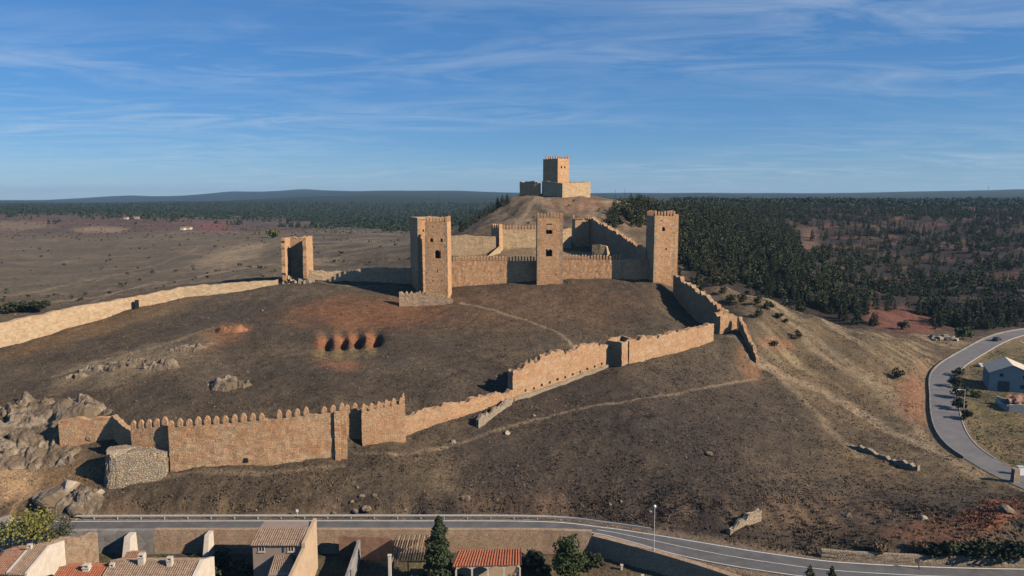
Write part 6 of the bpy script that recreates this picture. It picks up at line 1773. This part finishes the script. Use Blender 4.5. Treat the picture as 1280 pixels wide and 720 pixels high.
for k in range(34): 
    q = c + np.array((rr.uniform(-4.5, 4.5), rr.uniform(-2, 2), 0)); s = rr.uniform(0.5, 1.5); mb.box((q[0], q[1], float(H(q[0], q[1])) - .2 + rr.random() * .6), (s * 1.6, s, s * .8), rr.uniform(0, 3), .8, jit=.2)
tag(mb.build('rubble_heap', M['pale_rock'], loc=tuple(c)), 'heap of pale broken blocks by the head of the valley road', 'rubble heap', kind='stuff')
boulder(1226, 458, 1.3, 'white boulder between the valley road and the barn', 'white_plaster', dmin=200, seed=31)
def pole(px, py, h, label, lamp=False):
    c = hit(px, py, 150); root = empty('street_lamp' if lamp else 'utility_pole', c, label, 'street lamp' if lamp else 'pole')
    mb = MB(); mb.tube((c[0], c[1], c[2] - .3), (c[0], c[1], c[2] + h), .13, .08, 7); mb.build('pole', M['metal'] if lamp else M['wood'], root)
    mb = MB(); mb.tube((c[0] - (1.4 if lamp else .7), c[1], c[2] + h - .15), (c[0] + (.1 if lamp else .7), c[1], c[2] + h - .25), .07, .07, 5); mb.build('arm', M['metal'] if lamp else M['wood'], root)
    if lamp:
        mb = MB(); mb.box((c[0] - 1.6, c[1], c[2] + h - .22), (.7, .25, .14)); mb.build('lamp_head', M['lamp_white'], root)
pole(1204, 519, 7.0, 'grey street lamp among the bushes along the valley road', True)
pole(1200, 490, 6.5, 'wooden pole beside the valley road above the lamp')
c = hit(1268, 603, 130); mb = MB(); mb.box((c[0], c[1], c[2] - .3), (1.3, 1.1, 3.0), .2, .85, jit=.1); mb.box((c[0], c[1], c[2] + 2.71), (1.2, 1.0, .2), .2)
tag(mb.build('gate_pillar', M['grey_rubble'], loc=tuple(c)), 'pale stone gate pillar at the lower end of the valley road', 'gate pillar')
c = hit(1275, 594, 130); root = empty('cabinet', c, 'white roadside cabinet behind the stone gate pillar', 'cabinet')
mb = MB(); mb.box((c[0], c[1], c[2] - .2), (1.3, .8, 2.0)); mb.build('body', M['lamp_white'], root)
mb = MB(); mb.box((c[0], c[1], c[2] + 1.803), (1.5, 1.0, .12)); mb.build('lid', M['metal'], root)
def car(px, py):
    c = hit(px, py, 230); yaw = math.atan2(*(vrs[30][:2] - vrs[24][:2])[::-1])
    root = empty('parked_car', (c[0], c[1], c[2]), 'small dark car on the far bend of the valley road', 'car'); ca, sa = math.cos(yaw), math.sin(yaw)
    def W3(x, y, z): return (c[0] + x * ca - y * sa, c[1] + x * sa + y * ca, c[2] + z)
    prof = [(-2.1, .35), (-2.1, .8), (-1.2, .95), (1.9, .95), (2.1, .75), (2.1, .35)]
    cab = [(-1.0, .95), (-.35, 1.45), (1.25, 1.45), (1.85, .95)]
    mb = MB()
    for pr, hw_ in ((prof, .85), (cab, .74)):
        n_ = len(pr); mb.add([W3(x, -hw_, z) for x, z in pr] + [W3(x, hw_, z) for x, z in pr], [(i, (i + 1) % n_, n_ + (i + 1) % n_, n_ + i) for i in range(n_)] + [tuple(range(n_)), tuple(range(2 * n_ - 1, n_ - 1, -1))])
    body = mb.build('body', M['car_paint'], root)
    for s in (-1, 1):
        mb = MB(); mb.add([W3(x, s * .75, z) for x, z in ((-.75, 1.0), (-.3, 1.38), (1.15, 1.38), (1.55, 1.0))], [(0, 1, 2, 3)]); mb.build('side_window', M['glass'], root)
    for x in (-1.35, 1.35):
        for s in (-1, 1):
            mb = MB(); mb.tube(W3(x, s * .68, .33), W3(x, s * .9, .33), .33, .33, 12); mb.build('wheel', M['tyre'], root)
car(1246, 426)
# far away: farm buildings, masts
for k, (px, py, w) in enumerate(((170, 273.5, 8), (158, 274, 5), (236, 287, 5), (229, 287.5, 3.5))):
    c = hit(px, py, 500); root = empty('farmhouse', c, ['tiny white farmhouse at the edge of the far woods', 'tiny white shed left of the farmhouse at the far woods', 'tiny white house on the purple-brown slope of the plain', 'tiny white outbuilding left of the house on the plain'][k], 'farmhouse')
    mb = MB(); mb.box((c[0], c[1], c[2] - 1), (w, 6, 3.2)); mb.build('wall', M['white_plaster'], root)
    mb = MB(); mb.add([(c[0] - w / 2 - .3, c[1] - 3.3, c[2] + 2.1), (c[0] + w / 2 + .3, c[1] - 3.3, c[2] + 2.1), (c[0] + w / 2 + .3, c[1], c[2] + 3.4), (c[0] - w / 2 - .3, c[1], c[2] + 3.4), (c[0] + w / 2 + .3, c[1] + 3.3, c[2] + 2.1), (c[0] - w / 2 - .3, c[1] + 3.3, c[2] + 2.1)], [(0, 1, 2, 3), (3, 2, 4, 5), (0, 3, 5), (1, 4, 2)])
    mb.build('roof', M['tile_redbrown'], root)
for (px, pyt, pyb, D, lab) in ((1235, 233, 241, 5600, 'tall lattice mast on the right skyline'), (781, 234, 250, 900, 'thin mast right of the upper tower'), (769, 237, 251, 900, 'shorter mast right of the upper tower')):
    a_ = P(px, pyb, D); zt2 = float(P(px, pyt, D)[2]); zg = float(H(a_[0], a_[1])); r0 = D / 950 * 0.35
    root = empty('mast', (a_[0], a_[1], zg), lab, 'mast')
    mb = MB(); mb.tube((a_[0], a_[1], zg - 1), (a_[0], a_[1], zt2), r0, r0 * .5, 5); mb.build('pole', M['dark_metal'], root)
    mb = MB(); mb.tube((a_[0] - r0 * 4, a_[1], zt2 - (zt2 - zg) * .25), (a_[0] + r0 * 4, a_[1], zt2 - (zt2 - zg) * .25), r0 * .6, r0 * .6, 4); mb.build('cross_arm', M['dark_metal'], root)

# ------------------------------------------------------------------ air
hz = bpy.data.materials.new('haze'); hz.use_nodes = True
ht = hz.node_tree; ht.nodes.clear()
ho = ht.nodes.new('ShaderNodeOutputMaterial'); hv = ht.nodes.new('ShaderNodeVolumePrincipled')
hv.inputs['Color'].default_value = (0.40, 0.68, 1.0, 1); hv.inputs['Density'].default_value = 0.00006; hv.inputs['Anisotropy'].default_value = 0.2
ht.links.new(hv.outputs[0], ho.inputs['Volume'])
mb = MB(); zmin = float(GZ.min()) - 1.5; zmax = float(max(GZ.max() + 30, 90))
mb.hexa([(-12500, -60, zmin), (12500, -60, zmin), (12500, 11200, zmin), (-12500, 11200, zmin)], [(-12500, -60, zmax), (12500, -60, zmax), (12500, 11200, zmax), (-12500, 11200, zmax)])
tag(mb.build('haze', hz), kind='stuff')
